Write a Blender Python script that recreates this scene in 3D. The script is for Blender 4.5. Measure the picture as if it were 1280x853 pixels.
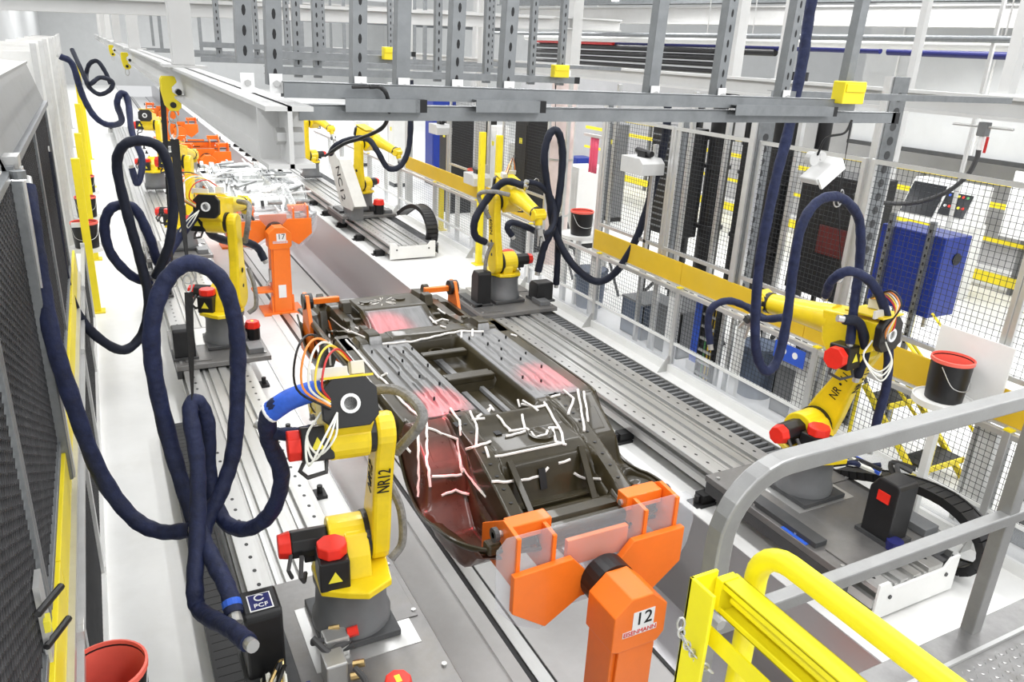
import bpy, bmesh, math, random
from mathutils import Vector, Matrix
random.seed(7)
for o in list(bpy.data.objects): bpy.data.objects.remove(o)
SC = bpy.context.scene
COL = SC.collection
# ---------------------------------------------------------------- camera
def set_camera():
    yaw, pit, rol, F = 0.49380815, 0.35826906, 0.05111092, 963.42
    f = Vector((math.sin(yaw)*math.cos(pit), math.cos(yaw)*math.cos(pit), -math.sin(pit)))
    r = Vector((math.cos(yaw), -math.sin(yaw), 0)); u = r.cross(f)
    r2 = r*math.cos(rol)+u*math.sin(rol); u2 = r2.cross(f)
    cd = bpy.data.cameras.new('camera'); cd.sensor_width = 36; cd.lens = F/1280*36
    cd.clip_start = .05; cd.clip_end = 400
    c = bpy.data.objects.new('camera', cd); COL.objects.link(c)
    m = Matrix((r2, u2, -f)).transposed().to_4x4(); m.translation = (0, 0, 3.66)
    c.matrix_world = m; SC.camera = c
set_camera()
# ---------------------------------------------------------------- world, lamps, exposure
def set_world():
    w = bpy.data.worlds.new('hall_light'); SC.world = w; w.use_nodes = True
    bg = w.node_tree.nodes['Background']; bg.inputs[0].default_value = (.97, .985, 1, 1); bg.inputs[1].default_value = 0.55
set_world()
SC.view_settings.view_transform = 'Standard'; SC.view_settings.look = 'None'
SC.view_settings.exposure = 0.56; SC.view_settings.gamma = 1; SC.view_settings.use_curve_mapping = False
def area(name, loc, sx, sy, power, col=(1, 1, 1), rot=(0, 0, 0)):
    l = bpy.data.lights.new(name, 'AREA'); l.shape = 'RECTANGLE'; l.size = sx; l.size_y = sy; l.energy = power; l.color = col
    o = bpy.data.objects.new(name, l); COL.objects.link(o); o.location = loc; o.rotation_euler = rot; return o
for X0, PW in ((-1.4, 110), (2.7, 190), (6.6, 120), (11.5, 260)):       # four rows of strip lamps over the hall, running with the line
    for Y0 in (-2, 8, 18, 28, 42, 56):  # farthest position added down the hall to whiten the back wall
        area('strip_lamp_light', (X0, Y0, 5.9), .5, 8.5, PW)
# ---------------------------------------------------------------- materials
def mat(name, col, rough=.5, metal=0., var=.0, scale=8., bump=0., bscale=60., stretch=(1, 1, 1), spec=.5, coat=0., dirt=None, dirt_amt=0., trans=0., alpha=1., emit=0., ior=1.45):
    m = bpy.data.materials.new(name); m.use_nodes = True
    nt = m.node_tree; b = nt.nodes['Principled BSDF']; L = nt.links.new
    b.inputs['Base Color'].default_value = (*col, 1); b.inputs['Roughness'].default_value = rough; b.inputs['Metallic'].default_value = metal
    b.inputs['Specular IOR Level'].default_value = spec; b.inputs['Coat Weight'].default_value = coat; b.inputs['IOR'].default_value = ior
    b.inputs['Transmission Weight'].default_value = trans; b.inputs['Alpha'].default_value = alpha
    if emit: b.inputs['Emission Color'].default_value = (*col, 1); b.inputs['Emission Strength'].default_value = emit
    tc = nt.nodes.new('ShaderNodeTexCoord'); mp = nt.nodes.new('ShaderNodeMapping'); mp.inputs['Scale'].default_value = stretch
    L(tc.outputs['Object'], mp.inputs['Vector'])
    if var or dirt:
        n = nt.nodes.new('ShaderNodeTexNoise'); n.inputs['Scale'].default_value = scale; n.inputs['Detail'].default_value = 6; n.inputs['Roughness'].default_value = .65
        L(mp.outputs[0], n.inputs['Vector'])
        cr = nt.nodes.new('ShaderNodeValToRGB'); cr.color_ramp.elements[0].position = .3; cr.color_ramp.elements[1].position = .7
        lo = tuple(max(0, c*(1-var)) for c in col); hi = tuple(min(1, c*(1+var)) for c in col)
        cr.color_ramp.elements[0].color = (*lo, 1); cr.color_ramp.elements[1].color = (*hi, 1)
        L(n.outputs['Fac'], cr.inputs['Fac']); out = cr.outputs['Color']
        if dirt:
            n2 = nt.nodes.new('ShaderNodeTexNoise'); n2.inputs['Scale'].default_value = scale*.45; n2.inputs['Detail'].default_value = 8; n2.inputs['Roughness'].default_value = .7
            L(mp.outputs[0], n2.inputs['Vector'])
            c2 = nt.nodes.new('ShaderNodeValToRGB'); c2.color_ramp.elements[0].position = .5; c2.color_ramp.elements[1].position = .72
            c2.color_ramp.elements[0].color = (0, 0, 0, 1); c2.color_ramp.elements[1].color = (dirt_amt, dirt_amt, dirt_amt, 1)
            L(n2.outputs['Fac'], c2.inputs['Fac'])
            mx = nt.nodes.new('ShaderNodeMix'); mx.data_type = 'RGBA'; mx.inputs['B'].default_value = (*dirt, 1)
            L(c2.outputs['Color'], mx.inputs['Factor']); L(out, mx.inputs['A']); out = mx.outputs['Result']
        L(out, b.inputs['Base Color'])
        mr = nt.nodes.new('ShaderNodeMapRange'); mr.inputs['To Min'].default_value = max(.02, rough-.08); mr.inputs['To Max'].default_value = min(1, rough+.1)
        L(n.outputs['Fac'], mr.inputs['Value']); L(mr.outputs[0], b.inputs['Roughness'])
    if bump:
        nb = nt.nodes.new('ShaderNodeTexNoise'); nb.inputs['Scale'].default_value = bscale; nb.inputs['Detail'].default_value = 4
        L(mp.outputs[0], nb.inputs['Vector'])
        bp = nt.nodes.new('ShaderNodeBump'); bp.inputs['Strength'].default_value = bump; bp.inputs['Distance'].default_value = .01
        L(nb.outputs['Fac'], bp.inputs['Height']); L(bp.outputs[0], b.inputs['Normal'])
    return m
M = dict(
    floor=mat('white_epoxy_floor', (.86, .86, .84), .32, 0, .04, 1.5, dirt=(.62, .60, .55), dirt_amt=.35),
    pit=mat('white_pit_floor', (.74, .74, .73), .3, 0, .05, 1.2, dirt=(.5, .48, .46), dirt_amt=.4),
    steelwall=mat('brushed_steel_wall', (.50, .49, .50), .30, .85, .06, 1.3, bump=.03, stretch=(1, .2, 1)),
    wallwhite=mat('white_wall_panel', (.58, .59, .59), .5, 0, .04, 2),
    yellow=mat('robot_yellow_paint', (.84, .62, .012), .34, 0, .06, 5, bump=.03, bscale=90, coat=.2, dirt=(.45, .33, .03), dirt_amt=.35),
    safety=mat('safety_yellow_paint', (.86, .70, .02), .42, 0, .06, 3, dirt=(.55, .42, .08), dirt_amt=.35),
    gateyel=mat('bright_yellow_powder_coat', (.90, .80, .015), .4, 0, .05, 6, bump=.04, bscale=120),
    panelyel=mat('ochre_yellow_board', (.68, .44, .02), .5, 0, .06, 2, dirt=(.7, .5, .08), dirt_amt=.3),
    orange=mat('orange_carrier_paint', (.95, .20, .016), .36, 0, .05, 3, bump=.02, coat=.15, dirt=(.75, .12, .02), dirt_amt=.3),
    black=mat('black_plastic', (.012, .012, .013), .38, 0, .2, 10),
    blackmetal=mat('black_painted_metal', (.02, .02, .021), .42, .2, .2, 8, dirt=(.08, .075, .07), dirt_amt=.35),
    dark=mat('charcoal_metal', (.07, .072, .075), .5, .3, .15, 6, dirt=(.14, .13, .12), dirt_amt=.4),
    grey=mat('grey_robot_base_paint', (.155, .16, .165), .42, 0, .08, 5, dirt=(.24, .23, .22), dirt_amt=.4),
    red=mat('red_motor_cap', (.80, .028, .015), .38, 0, .08, 10),
    redin=mat('red_bucket_plastic', (.85, .15, .11), .42, 0, .05, 6),
    steel=mat('machined_steel', (.56, .56, .55), .36, .75, .08, 3, bump=.02, stretch=(1, .15, 1), dirt=(.36, .34, .31), dirt_amt=.5),
    rail=mat('worn_steel_rail', (.50, .50, .49), .38, .7, .1, 2.5, bump=.03, stretch=(2, .15, 1), dirt=(.30, .28, .25), dirt_amt=.6),
    plate=mat('scuffed_carriage_plate', (.22, .215, .21), .42, .6, .14, 5, bump=.05, dirt=(.22, .20, .17), dirt_amt=.6),
    galv=mat('galvanised_strut', (.25, .262, .27), .46, .7, .12, 18, dirt=(.17, .178, .185), dirt_amt=.4),
    alu=mat('anodised_aluminium', (.66, .66, .65), .36, .7, .06, 9, bump=.04, bscale=180),
    railalu=mat('satin_aluminium_tube', (.36, .36, .355), .42, .75, .08, 9, bump=.05, bscale=160, dirt=(.28, .275, .26), dirt_amt=.4),
    beamwhite=mat('offwhite_beam_paint', (.54, .54, .53), .45, 0, .04, 3, dirt=(.44, .43, .41), dirt_amt=.4),
    lampcase=mat('pale_grey_case', (.55, .55, .54), .5, 0, .05, 6),
    white=mat('white_painted_steel', (.80, .80, .78), .42, 0, .03, 3, dirt=(.66, .64, .6), dirt_amt=.3),
    cream=mat('offwhite_cover', (.66, .65, .61), .5, 0, .05, 4, dirt=(.5, .48, .44), dirt_amt=.4),
    hose=mat('navy_hose_sleeve', (.015, .021, .060), .6, 0, .35, 14, bump=.9, bscale=24, spec=.35),
    hosedark=mat('black_navy_hose_sleeve', (.010, .013, .026), .6, 0, .3, 14, bump=.4, bscale=30, spec=.35),
    hoseblue=mat('bright_blue_sleeve', (.03, .12, .62), .55, 0, .2, 12, bump=.4, bscale=30),
    strap=mat('black_webbing_strap', (.012, .012, .013), .75, 0, .2, 40, bump=.3, bscale=300),
    sleeve=mat('grey_woven_sleeve', (.22, .215, .205), .85, 0, .35, 26, bump=.9, bscale=55),
    carpaint=mat('olive_primer_body', (.034, .027, .013), .30, 0, .25, 6, coat=.25, spec=.4, dirt=(.075, .060, .03), dirt_amt=.5),
    carbrown=mat('brown_primer_panel', (.075, .030, .018), .28, .1, .25, 6, coat=.35),
    cargrey=mat('grey_underbody_coating', (.22, .22, .22), .36, .3, .18, 9, bump=.06, stretch=(3, .3, 1), dirt=(.12, .12, .12), dirt_amt=.7),
    bead=mat('pale_sealant_bead', (.86, .82, .78), .5, 0, .06, 30, bump=.2, bscale=90),
    carsilver=mat('bare_silver_body', (.62, .63, .62), .28, .6, .25, 7, dirt=(.9, .9, .9), dirt_amt=.8),
    carsilverd=mat('shaded_zinc_body', (.30, .31, .31), .35, .5, .3, 9, dirt=(.6, .6, .6), dirt_amt=.6),  # darker copy of the silver body, its shade put into the colour
    wire=mat('black_fence_wire', (.035, .037, .04), .5, .3),
    wireg=mat('grey_fence_wire', (.25, .27, .29), .5, .4),
    mesh=mat('dark_expanded_metal', (.028, .028, .03), .55, .2, .3, 20, dirt=(.10, .10, .10), dirt_amt=.4),
    bluecab=mat('royal_blue_cabinet', (.012, .035, .27), .35, 0, .1, 3),
    blue=mat('blue_plastic', (.03, .10, .55), .4, 0, .1, 5),
    bin=mat('grey_blue_bin_plastic', (.10, .13, .19), .5, 0, .1, 5),
    glassdark=mat('dark_screen_glass', (.015, .017, .02), .15, 0),
    rubber=mat('rubber_grey', (.06, .06, .062), .6, 0, .1, 12),
    cablechain=mat('cable_chain_plastic', (.016, .016, .017), .4, 0, .15, 10),
    slab=mat('checker_plate_steel', (.30, .295, .29), .34, .85, .2, 7, bump=.06, dirt=(.16, .15, .135), dirt_amt=.7),
    ink=mat('black_lettering', (.01, .01, .01), .6), inkred=mat('red_lettering', (.7, .05, .04), .6),
    label=mat('white_label', (.85, .85, .84), .5), warn=mat('yellow_warning_decal', (.85, .75, .05), .5),
    wred=mat('red_wire', (.55, .02, .02), .4), wyel=mat('yellow_wire', (.85, .6, .05), .4), wwhite=mat('clear_tubing', (.75, .75, .68), .3), worg=mat('orange_wire', (.85, .28, .05), .4), wgreen=mat('green_wire', (.1, .35, .12), .4),
    brass=mat('brass_fitting', (.55, .40, .18), .3, .9),
    pinkred=mat('pink_curtain', (.75, .10, .18), .5), green=mat('teal_green_tube', (.03, .16, .13), .5), navy=mat('navy_pipe_paint', (.015, .018, .12), .4),
    lampon=mat('lit_lamp_diffuser', (1, 1, 1), .5, emit=6.), redlens=mat('red_lamp_lens', (1, .03, .02), .3, emit=5.),
)
def film_mat(name, col, op):        # thin clear sheet: transparent mixed with glossy
    m = bpy.data.materials.new(name); m.use_nodes = True; nt = m.node_tree; nt.nodes.clear(); L = nt.links.new
    o = nt.nodes.new('ShaderNodeOutputMaterial'); t = nt.nodes.new('ShaderNodeBsdfTransparent'); t.inputs[0].default_value = (.97, .97, .98, 1)
    g = nt.nodes.new('ShaderNodeBsdfPrincipled'); g.inputs['Base Color'].default_value = (*col, 1); g.inputs['Roughness'].default_value = .12
    n = nt.nodes.new('ShaderNodeTexNoise'); n.inputs['Scale'].default_value = 9; n.inputs['Detail'].default_value = 3
    tc = nt.nodes.new('ShaderNodeTexCoord'); L(tc.outputs['Object'], n.inputs['Vector'])
    bp = nt.nodes.new('ShaderNodeBump'); bp.inputs['Strength'].default_value = .5; bp.inputs['Distance'].default_value = .03; L(n.outputs['Fac'], bp.inputs['Height']); L(bp.outputs[0], g.inputs['Normal'])
    mx = nt.nodes.new('ShaderNodeMixShader'); mx.inputs[0].default_value = op; L(t.outputs[0], mx.inputs[1]); L(g.outputs[0], mx.inputs[2]); L(mx.outputs[0], o.inputs[0]); return m
M['film'] = film_mat('clear_plastic_film', (.80, .81, .84), .13)
M['acrylic'] = film_mat('clear_guard_panel', (.80, .84, .88), .17)
M['hoodfilm'] = film_mat('cloudy_clear_sheet', (.62, .63, .64), .62)
# ---------------------------------------------------------------- mesh helpers
class MB:
    def __init__(s): s.v = []; s.f = []
    def add(s, vs, fs):
        b = len(s.v); s.v += [tuple(v) for v in vs]; s.f += [tuple(i+b for i in f) for f in fs]; return s
    def box(s, c, d, R=None):
        hx, hy, hz = d[0]/2, d[1]/2, d[2]/2
        vs = [Vector((x, y, z)) for x in (-hx, hx) for y in (-hy, hy) for z in (-hz, hz)]
        if R is not None: vs = [R @ v for v in vs]
        return s.add([v+Vector(c) for v in vs], [(0, 1, 3, 2), (4, 6, 7, 5), (0, 4, 5, 1), (2, 3, 7, 6), (0, 2, 6, 4), (1, 5, 7, 3)])
    def span(s, a, b):
        return s.box([(a[i]+b[i])/2 for i in range(3)], [abs(b[i]-a[i]) for i in range(3)])
    def bar(s, p, q, w, h, up=(0, 0, 1)):
        p, q = Vector(p), Vector(q); d = q-p; L = d.length; y = d.normalized(); x = y.cross(Vector(up))
        if x.length < 1e-4: x = y.cross(Vector((1, 0, 0)))
        x.normalize(); z = x.cross(y); R = Matrix((x, y, z)).transposed()
        return s.box((p+q)/2, (w, L, h), R)
    def cyl(s, p, q, r, r2=None, n=16, cap=True):
        return s.tube([p, q], [r, r if r2 is None else r2], n, cap)
    def tube(s, pts, r, n=10, cap=True):
        pts = [Vector(p) for p in pts]; m = len(pts); rs = r if isinstance(r, (list, tuple)) else [r]*m
        up = None; vs = []
        for i, p in enumerate(pts):
            t = (pts[min(i+1, m-1)]-pts[max(i-1, 0)]).normalized()
            if up is None:
                a = Vector((0, 0, 1)) if abs(t.z) < .9 else Vector((1, 0, 0)); up = (a-t*a.dot(t)).normalized()
            else:
                up = (up-t*up.dot(t)); up = up.normalized() if up.length > 1e-5 else t.orthogonal().normalized()
            w = t.cross(up)
            for k in range(n):
                a = 2*math.pi*k/n; vs.append(p+(up*math.cos(a)+w*math.sin(a))*rs[i])
        fs = [(i*n+k, i*n+(k+1) % n, (i+1)*n+(k+1) % n, (i+1)*n+k) for i in range(m-1) for k in range(n)]
        if cap: fs += [tuple(range(n-1, -1, -1)), tuple((m-1)*n+k for k in range(n))]
        return s.add(vs, fs)
    def lathe(s, prof, c=(0, 0, 0), n=24, R=None, cap=True):
        vs = []
        for r, z in prof:
            for k in range(n):
                a = 2*math.pi*k/n; v = Vector((r*math.cos(a), r*math.sin(a), z))
                vs.append((R @ v if R is not None else v)+Vector(c))
        m = len(prof); fs = [(i*n+k, i*n+(k+1) % n, (i+1)*n+(k+1) % n, (i+1)*n+k) for i in range(m-1) for k in range(n)]
        if cap and prof[0][0] > 1e-6: fs.append(tuple(range(n-1, -1, -1)))
        if cap and prof[-1][0] > 1e-6: fs.append(tuple((m-1)*n+k for k in range(n)))
        return s.add(vs, fs)
    def prism(s, poly, o, u, w, d):     # polygon in the (u, w) plane through o, extruded by vector d
        o, u, w, d = Vector(o), Vector(u), Vector(w), Vector(d); n = len(poly)
        a = [o+u*x+w*y for x, y in poly]
        return s.add(a+[p+d for p in a], [tuple(range(n-1, -1, -1)), tuple(range(n, 2*n))]+[(i, (i+1) % n, n+(i+1) % n, n+i) for i in range(n)])
    def grid(s, nu, nv, fn):
        vs = [fn(i/(nu-1), j/(nv-1)) for i in range(nu) for j in range(nv)]
        return s.add(vs, [(i*nv+j, (i+1)*nv+j, (i+1)*nv+j+1, i*nv+j+1) for i in range(nu-1) for j in range(nv-1)])
    def link(s, name, mt, parent=None, smooth=False, bevel=0., kind=None, local=False, solid=0., up=False):
        me = bpy.data.meshes.new(name); off = OFF.get(parent.name, Vector((0, 0, 0))) if (parent and not local) else Vector((0, 0, 0))
        me.from_pydata([tuple(Vector(v)-off) for v in s.v], [], s.f)
        bm = bmesh.new(); bm.from_mesh(me); bmesh.ops.recalc_face_normals(bm, faces=bm.faces)
        if up and sum(f.normal.z*f.calc_area() for f in bm.faces) < 0: bmesh.ops.reverse_faces(bm, faces=bm.faces)
        bm.to_mesh(me); bm.free()
        me.materials.append(M[mt] if isinstance(mt, str) else mt)
        if smooth:
            me.polygons.foreach_set('use_smooth', [True]*len(me.polygons))
            try: me.set_sharp_from_angle(angle=math.radians(40))
            except Exception: pass
        o = bpy.data.objects.new(name, me); COL.objects.link(o)
        if parent: o.parent = parent; OFF[o.name] = off
        if solid: md = o.modifiers.new('thick', 'SOLIDIFY'); md.thickness = solid; md.offset = -1
        if bevel: md = o.modifiers.new('bevel', 'BEVEL'); md.width = bevel; md.segments = 2; md.limit_method = 'ANGLE'
        if kind: o['kind'] = kind
        return o
OFF = {}
def thing(name, label, cat, loc=(0, 0, 0), group=None, rz=0):
    o = bpy.data.objects.new(name, None); COL.objects.link(o); o.location = loc; o.rotation_euler = (0, 0, rz); o.empty_display_size = .1
    o['label'] = label; o['category'] = cat
    if group: o['group'] = group
    OFF[o.name] = Vector(loc); return o
def tag(o, label, cat, group=None):
    o['label'] = label; o['category'] = cat
    if group: o['group'] = group
    return o
def struct(o): o['kind'] = 'structure'; return o
def copy_tree(o, parent=None, root=True):
    c = o.copy(); COL.objects.link(c)
    if parent is not None: c.parent = parent
    for ch in list(o.children): copy_tree(ch, c, False)
    return c
def clone(o, parent, dloc=(0, 0, 0), rot=None):      # a piece that shares its mesh
    c = o.copy(); COL.objects.link(c); c.parent = parent; c.location = Vector(o.location)+Vector(dloc)
    if rot: c.rotation_euler = rot
    return c
def spline(pts, n=8):       # Catmull-Rom through the points
    P = [Vector(p) for p in pts]; out = []
    for i in range(len(P)-1):
        p0 = P[i-1] if i else P[0]*2-P[1]; p1, p2 = P[i], P[i+1]; p3 = P[i+2] if i+2 < len(P) else P[-1]*2-P[-2]
        for k in range(n):
            t = k/n; out.append(.5*((2*p1)+(p2-p0)*t+(2*p0-5*p1+4*p2-p3)*t*t+(3*p1-p0-3*p2+p3)*t**3))
    out.append(P[-1]); return out
def text(name, s, size, mt, parent, loc, xdir, ydir, align='CENTER', squash=1.):
    cu = bpy.data.curves.new(name, 'FONT'); cu.body = s; cu.size = size; cu.align_x = align; cu.align_y = 'CENTER'; cu.extrude = .0015
    t = bpy.data.objects.new(name, cu); COL.objects.link(t); dg = bpy.context.evaluated_depsgraph_get()
    me = bpy.data.meshes.new_from_object(t.evaluated_get(dg)); bpy.data.objects.remove(t); bpy.data.curves.remove(cu)
    x = Vector(xdir).normalized(); z = x.cross(Vector(ydir)).normalized(); y = z.cross(x)
    R = Matrix((x*squash, y, z)).transposed().to_4x4(); R.translation = Vector(loc)-OFF.get(parent.name, Vector((0, 0, 0)))
    me.transform(R); me.name = name; me.materials.clear(); me.materials.append(M[mt])
    o = bpy.data.objects.new(name, me); COL.objects.link(o); o.parent = parent; OFF[o.name] = OFF.get(parent.name, Vector((0, 0, 0))); return o
def xf(mb, m):
    mb.v = [tuple(m @ Vector(v)) for v in mb.v]; return mb
def ngon(cx, cy, r, n, a0=0.): return [(cx+r*math.cos(a0+2*math.pi*k/n), cy+r*math.sin(a0+2*math.pi*k/n)) for k in range(n)]
# ---------------------------------------------------------------- the setting: floors, pit, walls
CX = 2.63
PZ = -1.04
struct(MB().span((-14, -4, -1.3), (1.5, 70, 0)).link('floor', 'floor'))
struct(MB().span((4.17, -4, -1.3), (40, 70, 0)).link('floor', 'floor'))
struct(MB().span((1.5, -4, -1.3), (4.17, 70, PZ)).link('floor', 'pit'))
struct(MB().span((4.155, -4, PZ), (4.172, 70, .012)).link('wall_right', 'steelwall'))
struct(MB().span((1.495, -4, PZ), (1.51, 70, .012)).link('wall_left', 'steelwall'))
t1 = struct(MB().prism([(3.66, PZ), (4.155, PZ), (4.155, PZ+.05), (3.66, PZ+.012)], (0, -4, 0), (1, 0, 0), (0, 0, 1), (0, 74, 0)).link('trim_1', 'steelwall'))
struct(MB().span((3.635, -4, PZ), (3.665, 70, PZ+.016)).link('trim_2', 'dark'))
struct(MB().span((4.165, -4, .0), (4.26, 70, .016)).link('trim_3', 'white'))
# slot in the pit floor along which the carriers travel
sl = struct(MB().span((2.40, -4, PZ), (2.53, 70, PZ+.02)).link('trim_4', 'pit'))
struct(MB().span((2.53, -4, PZ), (2.585, 70, PZ+.007)).link('trim_5', 'black'))
struct(MB().span((2.585, -4, PZ), (2.70, 70, PZ+.02)).link('trim_6', 'steel'))
struct(MB().span((2.70, -4, PZ), (2.725, 70, PZ+.007)).link('trim_7', 'dark'))
struct(MB().span((2.725, -4, PZ), (2.86, 70, PZ+.02)).link('trim_8', 'pit'))
# ---------------------------------------------------------------- robot rails (linear tracks)
def rail_track(name, label, x0, x1, y0, y1, side, tray=True, ends=(1, 1), grp='robot rails along the pit'):
    """Steel floor track: deck with two drilled strips, guide ridges, feet, end plates, cable tray with rungs on the outer side."""
    t = thing(name, label, 'rail', ((x0+x1)/2, (y0+y1)/2, 0), grp)
    b = MB().span((x0+.05, y0, .10), (x1-.05, y1, .255)); b.link('bed', 'rail', t)
    for a, c in ((x0, x0+.16), (x1-.16, x1)):
        s = MB().span((a, y0, .255), (c, y1, .295)).link('drilled_strip', 'rail', t, bevel=.004)
        h = MB(); y = y0+.1; xm = (a+c)/2
        while y < y1-.05:
            h.add([(xm+.014*math.cos(k*math.pi/4), y+.02*math.sin(k*math.pi/4), .2957) for k in range(8)], [tuple(range(8))]); y += .16
        h.link('bolt_holes', 'black', s, kind='stuff')
    for k, (a, c, zt) in enumerate(((x0+.19, x0+.215, .275), (x0+.25, x0+.33, .285), (x1-.33, x1-.25, .285), (x1-.215, x1-.19, .275), ((x0+x1)/2-.06, (x0+x1)/2-.04, .268), ((x0+x1)/2+.04, (x0+x1)/2+.06, .268))):
        MB().span((a, y0, .25), (c, y1, zt)).link('guide_ridge', 'rail' if k % 3 else 'steel', t)
    g = MB().span((x0-.02, y0, .13), (x0+.02, y1, .2)); g.link('side_channel', 'steel', t)
    g = MB().span((x1-.02, y0, .13), (x1+.02, y1, .2)); g.link('side_channel', 'steel', t)
    y = y0+.45; ft = None; xa = x0-.08 if side > 0 else x1+.08
    while y < y1:
        if ft is None:
            ft = MB().span((xa-.11, y-.07, .0), (xa+.11, y+.07, .03)).span((xa-.04, y-.05, .03), (xa+.13*side, y+.05, .11)).cyl((xa-.06*side, y, .03), (xa-.06*side, y, .1), .025, n=8).link('foot', 'blackmetal', t); yf = y
        else: clone(ft, t, (0, y-yf, 0))
        y += 1.25
    for e, ye in ((ends[0], y0), (ends[1], y1)):
        if e:
            xe = x1+.16*side if side > 0 else x1; xs = x0 if side > 0 else x0-.16
            d = -.02 if ye == y0 else .02
            pl = [(xs, .03), (xe, .03), (xe, .33), (xe-.1, .33), (xe-.16, .26), (xs+.16, .26), (xs+.1, .33), (xs, .33)]
            ep = MB().prism(pl, (0, ye, 0), (1, 0, 0), (0, 0, 1), (0, d, 0)).link('end_plate', 'white', t, bevel=.003)
            for xx in (xs+.13, xe-.13): MB().cyl((xx, ye+d, .2), (xx, ye+d*1.5, .2), .016, n=8).link('bolt', 'dark', ep)
            for xx in (xs+.1, xe-.1): MB().cyl((xx, ye-d*1, .24), (xx, ye-d*9, .24), .05, n=12).link('buffer', 'rubber', t)
    if tray:
        xt0, xt1 = (x1+.05, x1+.27) if side > 0 else (x0-.27, x0-.05)
        MB().span((xt0, y0+.1, .185), (xt1, y1, .195)).link('tray_floor', 'dark', t)
        for xx in (xt0, xt1): MB().span((xx-.006, y0+.1, .05), (xx+.006, y1, .25)).link('tray_side', 'steel', t)
        r = MB().span((xt0+.01, y0+.15, .205), (xt1-.01, y0+.18, .235)).link('rung', 'grey', t); n = int((y1-y0-.2)/.085)
        for k in range(1, min(n, 130)): clone(r, t, (0, k*.085, 0))
    return t
rail_track('robot_rail', 'long drilled steel rail carrying the robot at the lower right', 4.42, 5.14, 2.68, 10.25, 1)
rail_track('robot_rail', 'far steel rail with white end plate carrying the distant right robots', 4.42, 5.14, 13.05, 30, 1)
rail_track('robot_rail', 'long drilled steel rail at left, under the nearest robot', .50, 1.18, 1.6, 13.6, -1, tray=False)
rail_track('robot_rail', 'distant steel rail at left, beyond the second robot', .50, 1.18, 14.0, 34, -1, tray=False)
# ---------------------------------------------------------------- cable chains
def cable_chain(name, label, path, w, th, parent_axis=(1, 0, 0), pitch=.075):
    P = spline(path, 10); t = thing(name, label, 'cable chain', P[0], 'cable chains of the robot carriages')
    d = [0.]
    for a, b in zip(P, P[1:]): d.append(d[-1]+(b-a).length)
    link = None; s = pitch/2
    while s < d[-1]:
        i = max(k for k in range(len(d)) if d[k] <= s); i = min(i, len(P)-2); f = (s-d[i])/max(1e-6, d[i+1]-d[i]); c = P[i].lerp(P[i+1], f); ty = (P[i+1]-P[i]).normalized()
        if link is None:
            link = MB().box((0, 0, 0), (w, pitch*.94, th*.78)).box((-w/2, 0, 0), (w*.1, pitch*1.0, th)).box((w/2, 0, 0), (w*.1, pitch*1.0, th)).link('chain_link', 'cablechain', t, local=True); o = link
        else: o = clone(link, t)
        x = Vector(parent_axis); z = x.cross(ty).normalized(); R = Matrix((x, ty, z)).transposed()
        o.rotation_euler = R.to_euler(); o.location = c-P[0]; s += pitch
    return t
cable_chain('cable_chain', 'black cable chain arching over the end of the lower right rail', [(5.45, 3.9, .34), (5.5, 3.4, .52), (5.5, 3.0, .58), (5.5, 2.72, .50), (5.5, 2.58, .32), (5.5, 2.68, .13), (5.5, 3.0, .07), (5.5, 3.6, .07)], .16, .07)
cable_chain('cable_chain', 'black cable chain arched at the end of the far right rail', [(5.42, 15.2, .40), (5.42, 14.7, .62), (5.42, 14.2, .74), (5.42, 13.75, .68), (5.42, 13.5, .42), (5.42, 13.62, .14), (5.42, 14.1, .07), (5.42, 15.5, .07)], .20, .08)
cable_chain('cable_chain', 'black ribbed cable chain lying along the left rail beside the navy hoses', [(.33, 3.35, .10), (.33, 4.0, .10), (.33, 5.2, .10), (.33, 6.6, .10), (.33, 7.4, .10)], .20, .08)
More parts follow.
